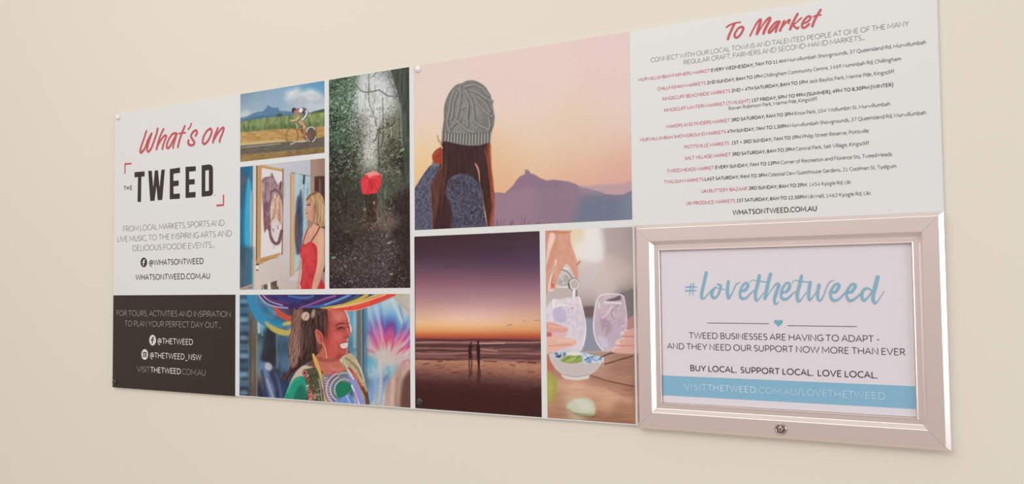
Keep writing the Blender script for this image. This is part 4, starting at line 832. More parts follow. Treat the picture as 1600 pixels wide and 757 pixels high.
# ---- woman in a knitted hat
X0, X1, ZA, _ = rect_from([(646.7, 108), (648.2, 340)], [(984.2, 55), (986.9, 343)], [(646, 108)], [(648.1, 359.6), (986.9, 343.8)])
p = Print(X0, X1, ZA, ZT, .9); i, j, k = mapper(645, 110, 5.82), mapper(645, 220, 5.22), mapper(770, 220, 5.22)
p.wash([(660, 110, (230, 208, 197)), (800, 90, (231, 206, 198)), (980, 60, (231, 203, 196)), (980, 110, (232, 204, 197)), (820, 140, (232, 207, 198)), (660, 170, (231, 209, 197)), (980, 170, (232, 205, 194)), (830, 190, (233, 209, 194)), (660, 215, (233, 210, 190)), (980, 210, (231, 203, 186)), (830, 225, (233, 208, 182)), (850, 215, (233, 208, 186)), (880, 228, (231, 204, 178)), (905, 215, (232, 206, 184)), (930, 230, (230, 200, 176)), (845, 240, (233, 203, 170)), (945, 200, (232, 206, 190)), (830, 262, (233, 192, 152)), (950, 262, (228, 180, 154)), (655, 250, (236, 208, 160)), (655, 285, (238, 188, 128)), (670, 265, (238, 200, 146)),
        (800, 250, (232, 198, 160)), (900, 245, (230, 192, 158)), (980, 245, (229, 184, 158)), (790, 275, (233, 184, 142)), (870, 270, (231, 180, 148)), (980, 270, (228, 172, 150)), (790, 295, (232, 176, 142)), (900, 285, (228, 172, 152)), (980, 290, (220, 170, 160)), (960, 290, (222, 172, 160))], 38)
p.poly(k((690, 390), (760, 372), (850, 362), (940, 356), (1040, 352), (1160, 335), (1160, 470), (690, 470)), (192, 160, 164), 5, True, .95)
mt = [(0, 422), (60, 424), (98, 430), (140, 392), (165, 368), (190, 328), (220, 294), (246, 280), (262, 276), (264, 238), (280, 236), (300, 250), (306, 266), (335, 275), (362, 288), (385, 305), (440, 325), (500, 319), (560, 326), (610, 332), (670, 350), (720, 380), (780, 395), (850, 412), (920, 436), (1000, 444), (1060, 442), (1110, 420), (1170, 390), (1170, 720), (-20, 740), (-20, 420)]
p.poly(k(*mt), (150, 124, 140), 1.8); mm = p.full_mask(k(*mt), 1.8)
p.poly(k((-20, 430), (95, 432), (250, 300), (340, 400), (300, 740), (-20, 740)), (160, 128, 142), 22, True, .8, clip=mm)
p.poly(k((640, 700), (700, 500), (780, 430), (860, 415), (920, 438), (1050, 444), (1110, 422), (1200, 380), (1200, 720)), (116, 124, 144), 22, False, .9, clip=mm); p.poly(k((1040, 450), (1200, 430), (1200, 720), (1060, 720)), (128, 140, 156), 20, False, .6, clip=mm); p.poly(k((98, 432), (240, 284), (265, 276), (266, 240), (300, 252), (440, 326), (560, 330), (540, 400), (300, 380)), (140, 112, 134), 8, False, .5, clip=mm)
p.poly(k((700, 380), (800, 395), (900, 430), (760, 430)), (168, 146, 158), 10, True, .6)
rs = np.random.RandomState(2)
for q in range(26):
    x = rs.uniform(0, 330) if q < 16 else rs.uniform(330, 560); hh = rs.uniform(15, 70) if q < 16 else rs.uniform(8, 25); dx = rs.uniform(-25, 45)
    p.line(k((x, 700), (x + dx * .4, 690 - hh * .6), (x + dx, 690 - hh)), .7, (98, 78, 94), .9, .7)
# hair
hn = p.noise(2.4, 14, 4, 3)
p.poly(j((130, 330), (240, 120), (540, 250), (570, 460), (600, 740), (100, 740)), (70, 50, 50), 1.5)
p.poly(j((236, -12), (300, -5), (610, -8), (634, 40), (620, 100), (250, 100)), (68, 46, 46), 1.2, False, 1, hn, 5)
p.poly(j((230, 20), (400, 30), (560, 25), (628, 5), (636, 120), (642, 240), (655, 340), (662, 430), (664, 540), (652, 640), (648, 712), (612, 716), (596, 600), (575, 480), (548, 350), (480, 295), (400, 265), (335, 275), (285, 325), (262, 430), (290, 560), (305, 725), (165, 730), (158, 600), (145, 470), (148, 360), (185, 295), (225, 225), (232, 120)), (68, 46, 46), 1.4, False, 1, hn, 5)
for q in range(34):
    x0, y0 = 205 + (q * 61) % 120 - (q % 3) * 12, 110 + (q * 47) % 330; p.line(j((x0, y0), (x0 - 16 + (q % 5) * 5, y0 + 70), (x0 - 4, y0 + 140), (x0 - 22, y0 + 210)), .9, [(104, 66, 56), (50, 32, 34), (126, 78, 60)][q % 3], 1.2, .45)
p.poly(j((600, 60), (632, 20), (640, 200), (658, 360), (664, 520), (650, 712), (615, 712), (640, 520), (625, 330)), (142, 68, 48), 3, True, .9, hn, 16)
for P, cc in [([(585, 70), (615, 200), (632, 330), (640, 480)], (176, 88, 58)), ([(628, 60), (640, 220), (656, 400)], (206, 120, 84)), ([(650, 420), (658, 540), (640, 700)], (206, 110, 76)), ([(620, 480), (632, 600), (622, 705)], (122, 58, 44)), ([(600, 400), (612, 560), (620, 700)], (106, 52, 42))]: p.line(j(*P), 1.2, cc, 1.2, .8)
p.line(j((512, 188, 2), (530, 225, 2.6), (540, 265, 2), (546, 335, 1.2)), 2, (222, 158, 124), 1.1, .9)
p.poly(j((150, 350), (190, 290), (230, 230), (255, 260), (230, 400), (200, 560), (180, 730), (160, 720), (150, 500)), (96, 58, 50), 4, True, .8, hn, 12)
for P, cc in [([(232, 100), (236, 200), (200, 290), (155, 360), (150, 460)], (150, 86, 66)), ([(240, 140), (240, 230)], (186, 96, 64)), ([(165, 330), (180, 450), (165, 600)], (120, 76, 62))]: p.line(j(*P), 1.1, cc, 1.1, .8)
# jumper
kn = p.noise(2.0, 2.4, 19, 2)
p.poly(j((-20, 470), (18, 385), (60, 315), (100, 255), (140, 205), (175, 190), (215, 200), (218, 235), (180, 295), (150, 350), (146, 470), (160, 600), (165, 740), (-20, 740)), (92, 90, 108), 1.3, False, 1, kn, 20)
p.poly(j((160, 175), (215, 180), (218, 205), (165, 210)), (128, 118, 122), 1.2, True, .9)
p.poly(j((262, 440), (285, 330), (330, 285), (400, 266), (470, 284), (530, 335), (560, 400), (576, 480), (588, 600), (612, 725), (305, 730), (320, 600), (300, 500)), (80, 77, 94), 1.3, False, 1, kn, 22)
p.poly(j((262, 440), (285, 500), (320, 590), (310, 730), (270, 730), (255, 560)), (72, 48, 48), 4, True, .7)
p.dabs(430, j((320, 300), (400, 275), (470, 292), (530, 345), (570, 480), (600, 700), (320, 715), (330, 560), (290, 440)), (1.2, 3), (.7, 1.2), [(138, 136, 148), (46, 42, 56), (110, 108, 124), (60, 54, 68)], (30, 150), seed=5, op=.6)
p.dabs(170, j((10, 420), (120, 260), (145, 400), (150, 710), (5, 720)), (1.2, 3), (.7, 1.2), [(142, 138, 150), (54, 52, 66), (116, 112, 128)], (30, 150), seed=6, op=.6)
p.line(j((545, 345), (570, 440), (580, 560), (605, 710)), 1.2, (126, 124, 140), 1.2, .6); p.line(j((150, 420), (158, 600), (160, 725)), 1.2, (150, 120, 104), 1.2, .6)
# hand and stick
p.poly(j((158, 130), (172, 95), (200, 68), (238, 55), (245, 130), (240, 185), (175, 180)), (162, 70, 48), 1.2, True); p.line(j((175, 120), (210, 80)), 1.2, (196, 104, 74), 1.2, .8); p.line(j((190, 150), (225, 110)), 1, (120, 48, 36), 1.2, .8); p.line(j((205, 0), (225, 25), (240, 60)), 2.2, (214, 176, 132), 1); p.line(i((225, 595), (240, 640), (270, 660)), 1.6, (176, 134, 96), 1)
# hat
tn = p.noise(2.2, 2.2, 23, 2)
hat = [(268, 640), (268, 560), (276, 500), (284, 430), (285, 335), (310, 250), (345, 185), (395, 132), (445, 118), (490, 96), (535, 90), (570, 96), (630, 125), (668, 160), (695, 205), (722, 280), (735, 360), (745, 420), (740, 490), (716, 575), (704, 650), (660, 668), (600, 682), (520, 684), (440, 676), (370, 660), (310, 645)]
p.poly(i(*hat), (138, 135, 129), 1.2, True, 1, tn, 11); hm = p.full_mask(i(*hat), 1.2, True)
p.poly(i((560, 100), (680, 190), (738, 400), (720, 560), (600, 560), (640, 350)), (112, 109, 105), 14, True, .55, clip=hm); p.poly(i((265, 620), (262, 480), (280, 330), (340, 190), (400, 130), (350, 260), (320, 400), (315, 600)), (106, 103, 100), 10, True, .6, clip=hm); p.poly(i((400, 135), (480, 95), (570, 90), (660, 150), (560, 150), (450, 160)), (116, 114, 112), 8, True, .5, clip=hm)
cab = [[(430, 150), (430, 250), (415, 340), (400, 430)], [(380, 180), (345, 260), (330, 360), (310, 450)], [(400, 200), (370, 290), (360, 380), (350, 440)], [(470, 160), (500, 220), (540, 300), (550, 400), (560, 470)], [(520, 180), (590, 200), (660, 250), (715, 280)], [(560, 230), (590, 300), (650, 370), (720, 420)], [(550, 450), (590, 490), (650, 520), (690, 540)], [(340, 530), (380, 480), (430, 450)], [(390, 450), (440, 500), (500, 545), (560, 560)], [(450, 340), (490, 330), (500, 390), (480, 450)], [(590, 240), (660, 300), (700, 380)], [(470, 150), (560, 130), (640, 170), (690, 230)], [(310, 460), (320, 520), (340, 560)], [(690, 430), (700, 500), (680, 560)], [(480, 260), (500, 320), (490, 420), (500, 500)]]
for P in cab:
    p.line([(x + .9, y + .7) for x, y in i(*P)], 5.2, (84, 81, 78), 2.0, .7); p.line(i(*P), 3.4, (160, 155, 148), 1.6, .8)
p.dabs(200, i((300, 540), (310, 280), (400, 150), (560, 110), (680, 200), (730, 420), (700, 560)), (.8, 2), (.6, 1), [(162, 157, 150), (100, 97, 94)], seed=9, op=.55)
p.poly(i((268, 560), (330, 572), (420, 580), (520, 582), (620, 575), (712, 560), (704, 650), (660, 668), (600, 682), (520, 684), (440, 676), (370, 660), (268, 640)), (136, 132, 124), 1.5, False, .8)
for q in range(16):
    x = 285 + q * 27.5; t = abs(q - 8) / 8
    p.line(i((x, 577 - 14 * t * t), (x - 2, 620), (x - 4, 672 - 32 * t * t * (1 if q < 8 else .4))), 1.6, (80, 76, 72), 1.2, .85); p.line(i((x + 13, 577 - 14 * t * t), (x + 11, 620), (x + 9, 668 - 30 * t * t)), 1.9, (170, 165, 154), 1.2, .75)
p.line(i((275, 560), (400, 578), (520, 582), (640, 574), (715, 556)), .9, (96, 92, 86), 1, .7)
p.grain(p.noise(1.8, 1.8, 39, 1), 2)
p.build('printed photo of a woman in a grey knitted hat facing a pink sunrise')

# ---- couple on the beach at sunset
X0, X1, _, ZC = rect_from([(648.2, 370), (648.3, 637)], [(843, 362), (846.7, 652)], [(648.1, 369.7), (843, 362)], [(648, 637)])
p = Print(X0, X1, ZB, ZC, .9); L = mapper(645, 500, 4.883); N_ = mapper(635, 350, 2.403)
vv = [20, 60, 100, 130, 160, 190, 220, 250, 285, 315, 340, 362, 382, 400, 412, 422, 430, 436, 450, 800]
lc_ = np.array([(72, 50, 53), (73, 51, 56), (77, 54, 64), (88, 62, 76), (104, 74, 90), (128, 88, 102), (150, 102, 113), (162, 118, 128), (184, 138, 138), (204, 156, 144), (220, 172, 146), (232, 184, 144), (236, 180, 124), (230, 162, 100), (216, 128, 76), (196, 98, 66), (176, 84, 66), (126, 66, 60), (110, 66, 64), (70, 44, 42)], float)
rc_ = np.array([(75, 55, 61), (76, 57, 66), (80, 60, 74), (86, 65, 84), (94, 72, 92), (114, 83, 102), (136, 97, 112), (158, 116, 128), (178, 134, 138), (198, 150, 144), (212, 164, 144), (222, 172, 140), (228, 172, 124), (222, 150, 100), (206, 118, 76), (186, 92, 66), (166, 80, 66), (120, 66, 62), (104, 66, 66), (70, 46, 44)], float)
slope = (p.px - 745) / 98.0
vq = (p.py - 350) * 2.403 - 0 + slope * np.interp(p.py, [362, 500, 530], [6, 2, -1]) * 1.5
t = np.clip((p.px - 648) / 197, 0, 1)[..., None]; glow = np.exp(-(((p.px - 740) / 75) ** 2 + ((p.py - 497) / 22) ** 2)) * (p.py < 530)
A = np.stack([np.interp(vq, vv, lc_[:, q]) for q in range(3)], -1); B = np.stack([np.interp(vq, vv, rc_[:, q]) for q in range(3)], -1)
p.C = A * (1 - t) + B * t; p.C += glow[..., None] * np.array((12, 18, 26.)); p.grain(p.noise(60, 9, 6, 2), 2)
sn = p.noise(14, 1.6, 5, 3)
p.poly(L((-20, 148), (500, 152), (1030, 158), (1030, 320), (-20, 306)), (122, 80, 76), 1.4, False, 1, sn, 14)
for P, wd, cc in [([(0, 155), (330, 158), (500, 153), (1000, 165)], 2.6, (84, 52, 52)), ([(50, 142), (300, 150)], 1.2, (112, 64, 56)), ([(0, 178), (150, 172), (430, 176), (560, 178), (990, 172)], 2.0, (182, 136, 128)), ([(10, 195), (400, 200), (700, 196), (1000, 210)], 4.4, (84, 56, 58)), ([(500, 182), (700, 180)], 1.6, (226, 172, 150)), ([(30, 218), (400, 222), (700, 225), (1000, 222)], 1.6, (158, 112, 106)), ([(620, 215), (800, 205), (1000, 225)], 4.5, (94, 70, 72)), ([(0, 238), (200, 232), (430, 244)], 2.8, (78, 50, 52)), ([(520, 226), (640, 240)], 1.8, (196, 136, 122)), ([(20, 258), (250, 262), (480, 252), (700, 262), (1000, 262)], 3.2, (164, 112, 106)), ([(560, 275), (750, 266), (1000, 280)], 2.6, (104, 72, 74)), ([(350, 270), (460, 262)], 2, (120, 74, 72)), ([(20, 282), (330, 286)], 2.6, (140, 94, 90)), ([(0, 300), (250, 303), (350, 308)], 1.6, (86, 52, 52)), ([(520, 288), (700, 292), (1000, 298)], 1.8, (84, 56, 58)), ([(530, 306), (750, 312), (1000, 318)], 2, (166, 114, 102))]:
    p.line(L(*P), wd, cc, 1.4, .85)
p.wash_ = None
base = p.C.copy(); sv = (p.py - 500) * 4.883 - (p.px - 745) * .3
sk = [300, 330, 360, 400, 430, 460, 490, 520, 570, 640, 720, 800]
sk_c = np.array([(176, 122, 98), (184, 130, 104), (172, 118, 96), (146, 98, 84), (124, 82, 74), (104, 68, 64), (88, 54, 53), (78, 47, 46), (73, 43, 41), (71, 43, 41), (70, 44, 42), (68, 44, 42)], float)
p.C = np.stack([np.interp(sv + p.noise(40, 8, 3, 2) * 10, sk, sk_c[:, q]) for q in range(3)], -1)
damp = np.clip(1.15 - (sv - 380) / 160, .18, 1)
msk = p.full_mask(L((-30, 306), (300, 312), (520, 308), (760, 318), (1030, 330), (1030, 820), (-30, 820)), 1.4)[..., None]
p.C = base * (1 - msk) + (p.C + (p.noise(9, 1.3, 9, 3) * 10 * damp)[..., None]) * msk
for P, wd in [([(195, 318), (225, 318)], 1.8), ([(260, 312), (290, 310)], 1.2), ([(80, 345), (120, 332)], 1.4), ([(300, 408), (325, 404)], 1.6), ([(325, 402), (350, 397)], 1.4), ([(545, 316), (640, 320)], 1.6), ([(800, 322), (850, 322)], 1.8), ([(880, 324), (940, 330)], 2.6), ([(740, 340), (780, 352)], 1.2), ([(170, 355), (210, 350)], 1), ([(190, 372), (240, 362)], 1), ([(880, 400), (930, 402)], 1.2), ([(560, 430), (620, 436)], 1), ([(545, 452), (600, 460)], 1), ([(570, 408), (600, 412)], 1)]: p.line(L(*P), wd, (86, 50, 48), 1.2, .8)
dk = (50, 32, 32)
p.line(L((445, 172), (445, 182)), 2.0, dk, .9); p.line(L((440, 190, 2.4), (441, 215, 3.8), (440, 250, 4.2), (438, 285, 4.6)), 4, dk, .9); p.line(L((430, 200), (424, 235), (428, 255)), 1.3, dk, .9); p.line(L((450, 198), (462, 220), (482, 222)), 1.2, dk, .9); p.line(L((432, 285), (431, 330), (432, 360)), 1.6, dk, .9); p.line(L((450, 280), (450, 330), (449, 360)), 1.7, dk, .9)
p.line(L((499, 166), (499, 180)), 2.8, dk, .9); p.line(L((500, 186, 3), (500, 205, 5.6), (501, 240, 5.6), (502, 300, 4.4), (504, 340, 3.4), (505, 365, 2.6)), 5, dk, .9)
p.line(L((433, 365, 2), (436, 410, 3), (432, 445, 2.5), (445, 490, 2)), 2.4, (84, 52, 50), 1.6, .9); p.line(L((449, 365, 1.6), (450, 420, 2.6)), 2, (84, 52, 50), 1.6, .85); p.line(L((505, 368, 3.4), (506, 410, 5.6), (502, 450, 5.6), (503, 490, 4)), 5, (80, 50, 48), 1.8, .9)
for P in [[(720, 44), (760, 36)], [(735, 42), (745, 44)], [(850, 12), (858, 14)], [(930, 8), (955, 4), (980, 8)]]: p.line(L(*P), .9, (128, 92, 96), 1, .7)
p.poly(L((0, 640), (1030, 700), (1030, 800), (0, 800)), (70, 46, 44), 8, op=.5); p.line([(648.6, 372), (648.9, 640)], 1.2, (64, 46, 50), 1.4, .5)
p.grain(p.noise(1.8, 1.8, 41, 1), 1.6)
p.build('printed photo of two small silhouetted figures on a beach at dusk')

# ---- drinks
X0, X1, _, ZC = rect_from([(852, 361), (855.9, 653)], [(988, 355), (993.2, 663)], [(852, 361), (988, 355)], [(855, 653)])
p = Print(X0, X1, ZB, ZC, .85); a, b = mapper(848, 350, 5.047), mapper(848, 480, 4.093)
ma = [(30, 60, (214, 142, 112)), (270, 60, (234, 206, 168)), (330, 50, (230, 212, 184)), (400, 120, (234, 226, 220)), (400, 200, (230, 222, 218)), (300, 180, (234, 216, 188)), (550, 60, (190, 168, 160)), (560, 150, (182, 164, 160)), (680, 80, (166, 154, 154)), (650, 250, (186, 168, 162)), (520, 250, (206, 184, 175)), (400, 350, (213, 195, 190)), (350, 450, (206, 190, 186)), (600, 400, (206, 185, 177)), (500, 500, (206, 188, 181)), (350, 600, (192, 174, 170)), (690, 470, (190, 168, 162)), (680, 580, (126, 114, 116)), (690, 640, (136, 122, 124)), (350, 710, (122, 98, 98)), (100, 560, (192, 178, 168)), (50, 620, (204, 182, 180))]
mb = [(290, 110, (150, 152, 164)), (290, 240, (142, 146, 160)), (400, 285, (184, 142, 122)), (550, 310, (170, 126, 108)), (500, 380, (166, 118, 98)), (350, 400, (190, 142, 122)), (500, 480, (188, 136, 112)), (350, 500, (180, 127, 104)), (100, 500, (194, 142, 118)), (80, 420, (182, 122, 104)), (570, 550, (164, 112, 88)), (200, 550, (216, 166, 134)), (400, 600, (216, 162, 126)), (300, 570, (206, 152, 122)), (560, 650, (184, 130, 98)), (500, 700, (158, 108, 84)), (100, 690, (172, 118, 94)), (60, 620, (188, 140, 104)), (350, 720, (160, 108, 82)), (220, 640, (196, 180, 150))]
p.wash([(*q, cc) for (x, y, cc) in ma for q in a((x, y))] + [(*q, cc) for (x, y, cc) in mb for q in b((x, y))], 17)
p.poly(a((330, 30), (470, 30), (475, 280), (300, 275), (250, 200), (330, 120)), (234, 228, 222), 8, True, .8); p.poly(a((460, 30), (720, 30), (720, 300), (600, 250), (490, 240)), (178, 160, 156), 12, False, .6); p.poly(a((600, 560), (660, 535), (720, 525), (720, 680), (640, 670)), (128, 116, 118), 3, True, .9); p.poly(a((305, 665), (410, 655), (410, 730), (310, 735)), (118, 92, 92), 3, True, .95)
p.poly(b((240, 90), (330, 95), (345, 220), (400, 272), (215, 285)), (142, 147, 160), 4, True, .9)
p.line(b((370, 325), (420, 302), (470, 290)), 2.4, (112, 76, 62), 1.6); p.line(b((400, 366), (470, 345), (575, 315)), 2.2, (112, 74, 60), 1.6); p.line(b((310, 440), (400, 470), (500, 492), (600, 512)), 2.2, (120, 80, 62), 1.8); p.line(b((300, 452), (440, 500), (600, 545)), 5, (172, 120, 96), 4, .6); p.line(b((240, 290), (420, 285)), 2.2, (206, 166, 146), 2, .8); p.line(b((420, 520), (600, 600)), 3, (150, 100, 78), 3, .6); p.line(b((100, 500), (330, 540), (560, 600)), 14, (222, 172, 138), 12, .6); p.poly(b((30, 320), (70, 330), (75, 400), (30, 405)), (196, 108, 80), 3, True, .8)
# pouring hand, bottle
p.poly(a((20, 55), (40, 70), (200, 60), (222, 150), (250, 230), (272, 300), (280, 360), (276, 440), (240, 415), (228, 360), (190, 318), (160, 350), (140, 400), (110, 470), (92, 512), (62, 512), (66, 440), (85, 380), (72, 360), (52, 440), (40, 530), (15, 540)), (220, 156, 130), 1.4, True, 1, p.noise(6, 8, 5), 5)
p.poly(a((20, 60), (110, 60), (110, 200), (60, 330), (20, 350)), (212, 142, 118), 7, True, .6); p.poly(a((60, 70), (100, 100), (60, 220), (30, 330), (30, 250)), (244, 214, 194), 3, True, .85); p.line(a((105, 290), (90, 370), (62, 440), (48, 520)), 3.0, (240, 208, 190), 1.4, .95); p.line(a((100, 330), (80, 410), (68, 480)), 1, (176, 92, 76), 1.2, .8)
p.line(a((60, 530), (80, 520)), 3, (240, 220, 206), 1.6, .8); p.ell(*a((80, 488))[0], 2.6, 3.6, (222, 104, 96), 1.4); p.line(a((190, 330), (235, 395), (262, 440)), 1.2, (240, 196, 172), 1.4, .7); p.line(a((225, 150), (262, 270)), 1.2, (238, 190, 164), 1.3, .7); p.line(a((275, 320), (292, 300)), 3.4, (196, 138, 126), 2); p.line(a((40, 60), (150, 70), (220, 62)), 3, (206, 124, 92), 2.5, .8)
p.poly(a((150, 365), (195, 330), (232, 380), (240, 430), (215, 500), (110, 500), (115, 450)), (206, 198, 192), 1.6, True); p.poly(a((125, 440), (180, 400), (215, 440), (200, 490), (130, 490)), (184, 172, 166), 3, True, .8); p.line(a((150, 420), (165, 470)), 1.6, (236, 232, 228), 1.4, .8); p.line(a((185, 410), (205, 450)), 1.4, (140, 128, 122), 1.3, .7); p.line(a((152, 362), (200, 385), (230, 425)), 1.3, (86, 78, 74), 1, .8); p.line(a((110, 498), (200, 500)), 1.6, (232, 228, 224), 1.2); p.line(a((120, 470), (180, 440)), 1.6, (150, 138, 132), 1.4, .7); p.line(a((170, 350), (205, 355)), 2.2, (236, 232, 226), 1.4)
p.ell(*a((248, 477))[0], 9.2, 10.2, (186, 174, 166), 1.2); p.ring(*a((246, 477))[0], 8.6, 9.6, 1.2, (112, 102, 98), 90, 330, 1, .75); p.ring(*a((250, 477))[0], 6.6, 7.6, 1.4, (238, 234, 230), 0, 360, 1, .85); p.ell(*a((252, 478))[0], 5, 6, (196, 180, 168), 1.6); p.line(a((205, 470), (212, 505)), 2, (70, 62, 60), 1.2, .8)
p.line(a((248, 525), (245, 560), (246, 600)), 3.4, (238, 234, 236), 1.4); p.line(a((268, 530), (268, 570)), 2, (96, 86, 86), 1.4, .7); p.line(a((120, 595), (190, 592), (235, 582)), 1.4, (150, 136, 134), 1.4, .7)
# left glass
p.poly(a((75, 605), (150, 590), (285, 578), (310, 660), (330, 770), (340, 860), (325, 960), (290, 1010), (180, 1020), (60, 1000), (15, 900), (15, 700)), (224, 210, 218), 1.6, True, .9, p.noise(5, 6, 8), 8)
p.poly(b((70, 20), (120, 5), (150, 40), (140, 95), (80, 90)), (180, 170, 200), 5, True, .85); p.poly(a((100, 690), (160, 670), (190, 740), (110, 760)), (198, 186, 208), 5, True, .7); p.line(a((85, 600), (85, 660)), 2.4, (240, 236, 238), 1.5); p.line(a((90, 655), (170, 640), (260, 660)), 1.6, (240, 236, 240), 1.3, .8); p.line(a((205, 680), (240, 660)), 2.4, (190, 130, 140), 2, .7)
p.line(a((285, 578), (312, 660), (335, 770), (338, 870), (318, 960)), 1.6, (244, 240, 242), 1.2); p.dabs(40, b((130, 10), (240, 10), (255, 200), (160, 140)), (1.5, 5), (.8, 1.6), [(240, 226, 232), (196, 160, 178), (208, 190, 208)], seed=3, op=.6)
p.poly(b((15, 105), (60, 100), (140, 128), (162, 145), (150, 162), (60, 164), (15, 160)), (226, 160, 144), 1.6, True); p.line(b((40, 120), (130, 135)), 2, (240, 192, 176), 2, .7); p.poly(b((60, 165), (150, 165), (140, 190), (60, 195)), (228, 170, 168), 2, True, .8); p.poly(b((20, 165), (55, 165), (55, 190), (20, 190)), (196, 84, 82), 2, True, .8)
p.poly(b((15, 200), (100, 195), (190, 205), (215, 222), (205, 245), (150, 262), (60, 290), (15, 296)), (234, 178, 158), 1.8, True); p.line(b((40, 250), (180, 240)), 1.4, (204, 124, 110), 1.6, .8); p.line(b((100, 215), (190, 215)), 2.4, (244, 206, 190), 2, .7)
# right glass
p.poly(a((425, 610), (450, 570), (500, 555), (600, 555), (640, 575), (655, 650), (665, 770), (655, 860), (610, 960), (540, 1005), (470, 1000), (420, 920), (400, 820), (405, 720)), (206, 182, 192), 1.6, True, .92, p.noise(5, 6, 9), 8)
p.poly(b((340, 80), (440, 60), (530, 90), (500, 200), (430, 250), (360, 230)), (192, 168, 182), 8, True, .75); p.poly(b((370, 90), (420, 80), (440, 140), (400, 180)), (168, 134, 152), 5, True, .6); p.poly(b((350, 190), (400, 200), (420, 250), (380, 255)), (206, 200, 224), 5, True, .8)
p.line(a((425, 610), (450, 572), (500, 556), (600, 556), (640, 576)), 1.3, (240, 234, 236), 1.1, .9); p.line(a((425, 610), (408, 700), (402, 820), (425, 930), (475, 998)), 1.8, (240, 232, 236), 1.3, .9); p.line(a((640, 576), (658, 680), (664, 770), (650, 870)), 1.4, (236, 226, 230), 1.3, .8)
p.poly(a((500, 605), (560, 585), (610, 565), (615, 600), (560, 610)), (96, 84, 86), 2, True, .85); p.line(a((490, 620), (560, 622), (620, 630)), 2.2, (238, 230, 232), 1.6, .85); p.line(a((540, 660), (500, 720), (470, 740)), 2, (232, 216, 222), 1.8, .7); p.line(a((600, 640), (540, 700), (560, 750)), 1.6, (150, 112, 122), 1.8, .6); p.line(a((440, 620), (445, 660)), 2.6, (226, 214, 218), 2, .8)
p.poly(b((545, 80), (600, 60), (600, 150), (545, 150)), (206, 140, 132), 2.5, True, .85)
for P in [[(600, 135), (545, 148), (508, 160), (500, 178), (530, 188), (600, 190)], [(600, 188), (530, 195), (480, 215), (468, 235), (490, 250), (600, 245)], [(600, 246), (500, 252), (455, 268), (448, 288), (480, 296), (600, 296)]]: p.poly(b(*P), (228, 168, 154), 1.6, True); p.line(b(*P[1:4]), 1.4, (246, 220, 212), 1.4, .8)
p.line(b((480, 250), (590, 246)), 1.2, (188, 110, 100), 1.4, .8); p.line(b((510, 190), (590, 189)), 1.2, (188, 110, 100), 1.4, .8); p.ell(*b((485, 232))[0], 2.2, 2.2, (244, 214, 206), 1.2, .9); p.ell(*b((512, 168))[0], 2.2, 1.8, (244, 214, 206), 1.2, .9)
# bowl
p.poly(b((38, 300), (70, 292), (350, 312), (388, 326), (385, 350), (352, 400), (300, 436), (292, 462), (220, 470), (140, 462), (122, 432), (80, 395), (48, 340)), (208, 196, 192), 1.6, False, 1); p.poly(b((60, 330), (200, 360), (370, 345), (340, 400), (240, 440), (130, 425)), (196, 182, 176), 7, True, .6); p.line(b((125, 440), (210, 462), (292, 450)), 2.4, (226, 214, 208), 1.8, .9); p.line(b((130, 432), (210, 446), (300, 432)), 1.2, (160, 140, 134), 1.6, .7)
p.poly(b((60, 295), (120, 285), (250, 290), (350, 318), (385, 330), (370, 352), (280, 362), (150, 345), (80, 325)), (190, 200, 210), 2, True)
p.dabs(46, b((70, 292), (140, 290), (150, 320), (90, 325)), (1.2, 3.5), (1.2, 2.2), [(74, 96, 130), (226, 232, 236), (52, 64, 84)], seed=3); p.dabs(60, b((255, 300), (375, 322), (365, 352), (260, 360)), (1.5, 4), (1.4, 2.6), [(96, 146, 190), (230, 236, 240), (66, 104, 152), (180, 206, 224)], seed=4)
p.poly(b((110, 340), (160, 312), (215, 300), (250, 320), (250, 350), (200, 362), (140, 355)), (150, 166, 84), 1.8, True, 1, p.noise(4, 3, 6), 16); p.poly(b((150, 300), (190, 286), (235, 290), (245, 305), (200, 312)), (226, 226, 206), 1.6, True); p.line(b((130, 345), (175, 320)), 1.6, (96, 122, 56), 1.6, .8); p.line(b((215, 335), (240, 315)), 2, (120, 140, 72), 1.6, .8); p.line(b((175, 345), (210, 325)), 2, (198, 206, 140), 1.6, .8); p.ell(*b((384, 382))[0], 2.6, 2.4, (196, 156, 112), 1.4); p.line(b((386, 326), (386, 350)), 2.4, (226, 218, 212), 1.6)
# limes
p.poly(b((20, 425), (60, 430), (92, 480), (85, 550), (55, 605), (20, 625)), (168, 168, 72), 6, True, .95); p.ell(*b((45, 520))[0], 5, 12, (186, 184, 96), 5, .6)
p.poly(b((165, 655), (220, 690), (320, 705), (335, 690), (250, 670)), (116, 88, 60), 5, True, .9); p.poly(b((155, 640), (185, 600), (250, 582), (310, 595), (335, 640), (328, 690), (260, 690), (190, 672)), (204, 206, 178), 5, True, .95); p.poly(b((220, 610), (280, 605), (310, 650), (250, 665)), (220, 218, 200), 6, True, .6); p.line(b((240, 685), (325, 690)), 2.4, (160, 168, 108), 2.4, .7)
wood = p.full_mask(b((30, 470), (300, 440), (400, 285), (620, 300), (620, 760), (20, 760)), 10)
p.grain(p.noise(26, 2.2, 81, 3), 6, wood)
p.dabs(30, b((345, 30), (540, 30), (520, 200), (370, 210)), (2, 7), (.8, 1.8), [(240, 230, 236), (180, 146, 164), (222, 204, 214), (206, 190, 212)], seed=82, op=.5)
p.dabs(24, a((90, 610), (280, 590), (300, 700), (80, 700)), (2, 6), (.8, 1.6), [(246, 240, 242), (206, 184, 192), (190, 176, 196)], seed=83, op=.55)
p.sat = .9; p.C = p.C + (np.clip(p.C, 0, 255) - 128) * 0.0 + 4
p.grain(p.noise(1.8, 1.8, 43, 1), 1.6)
p.build('printed photo of hands pouring pale drinks beside a salad bowl')
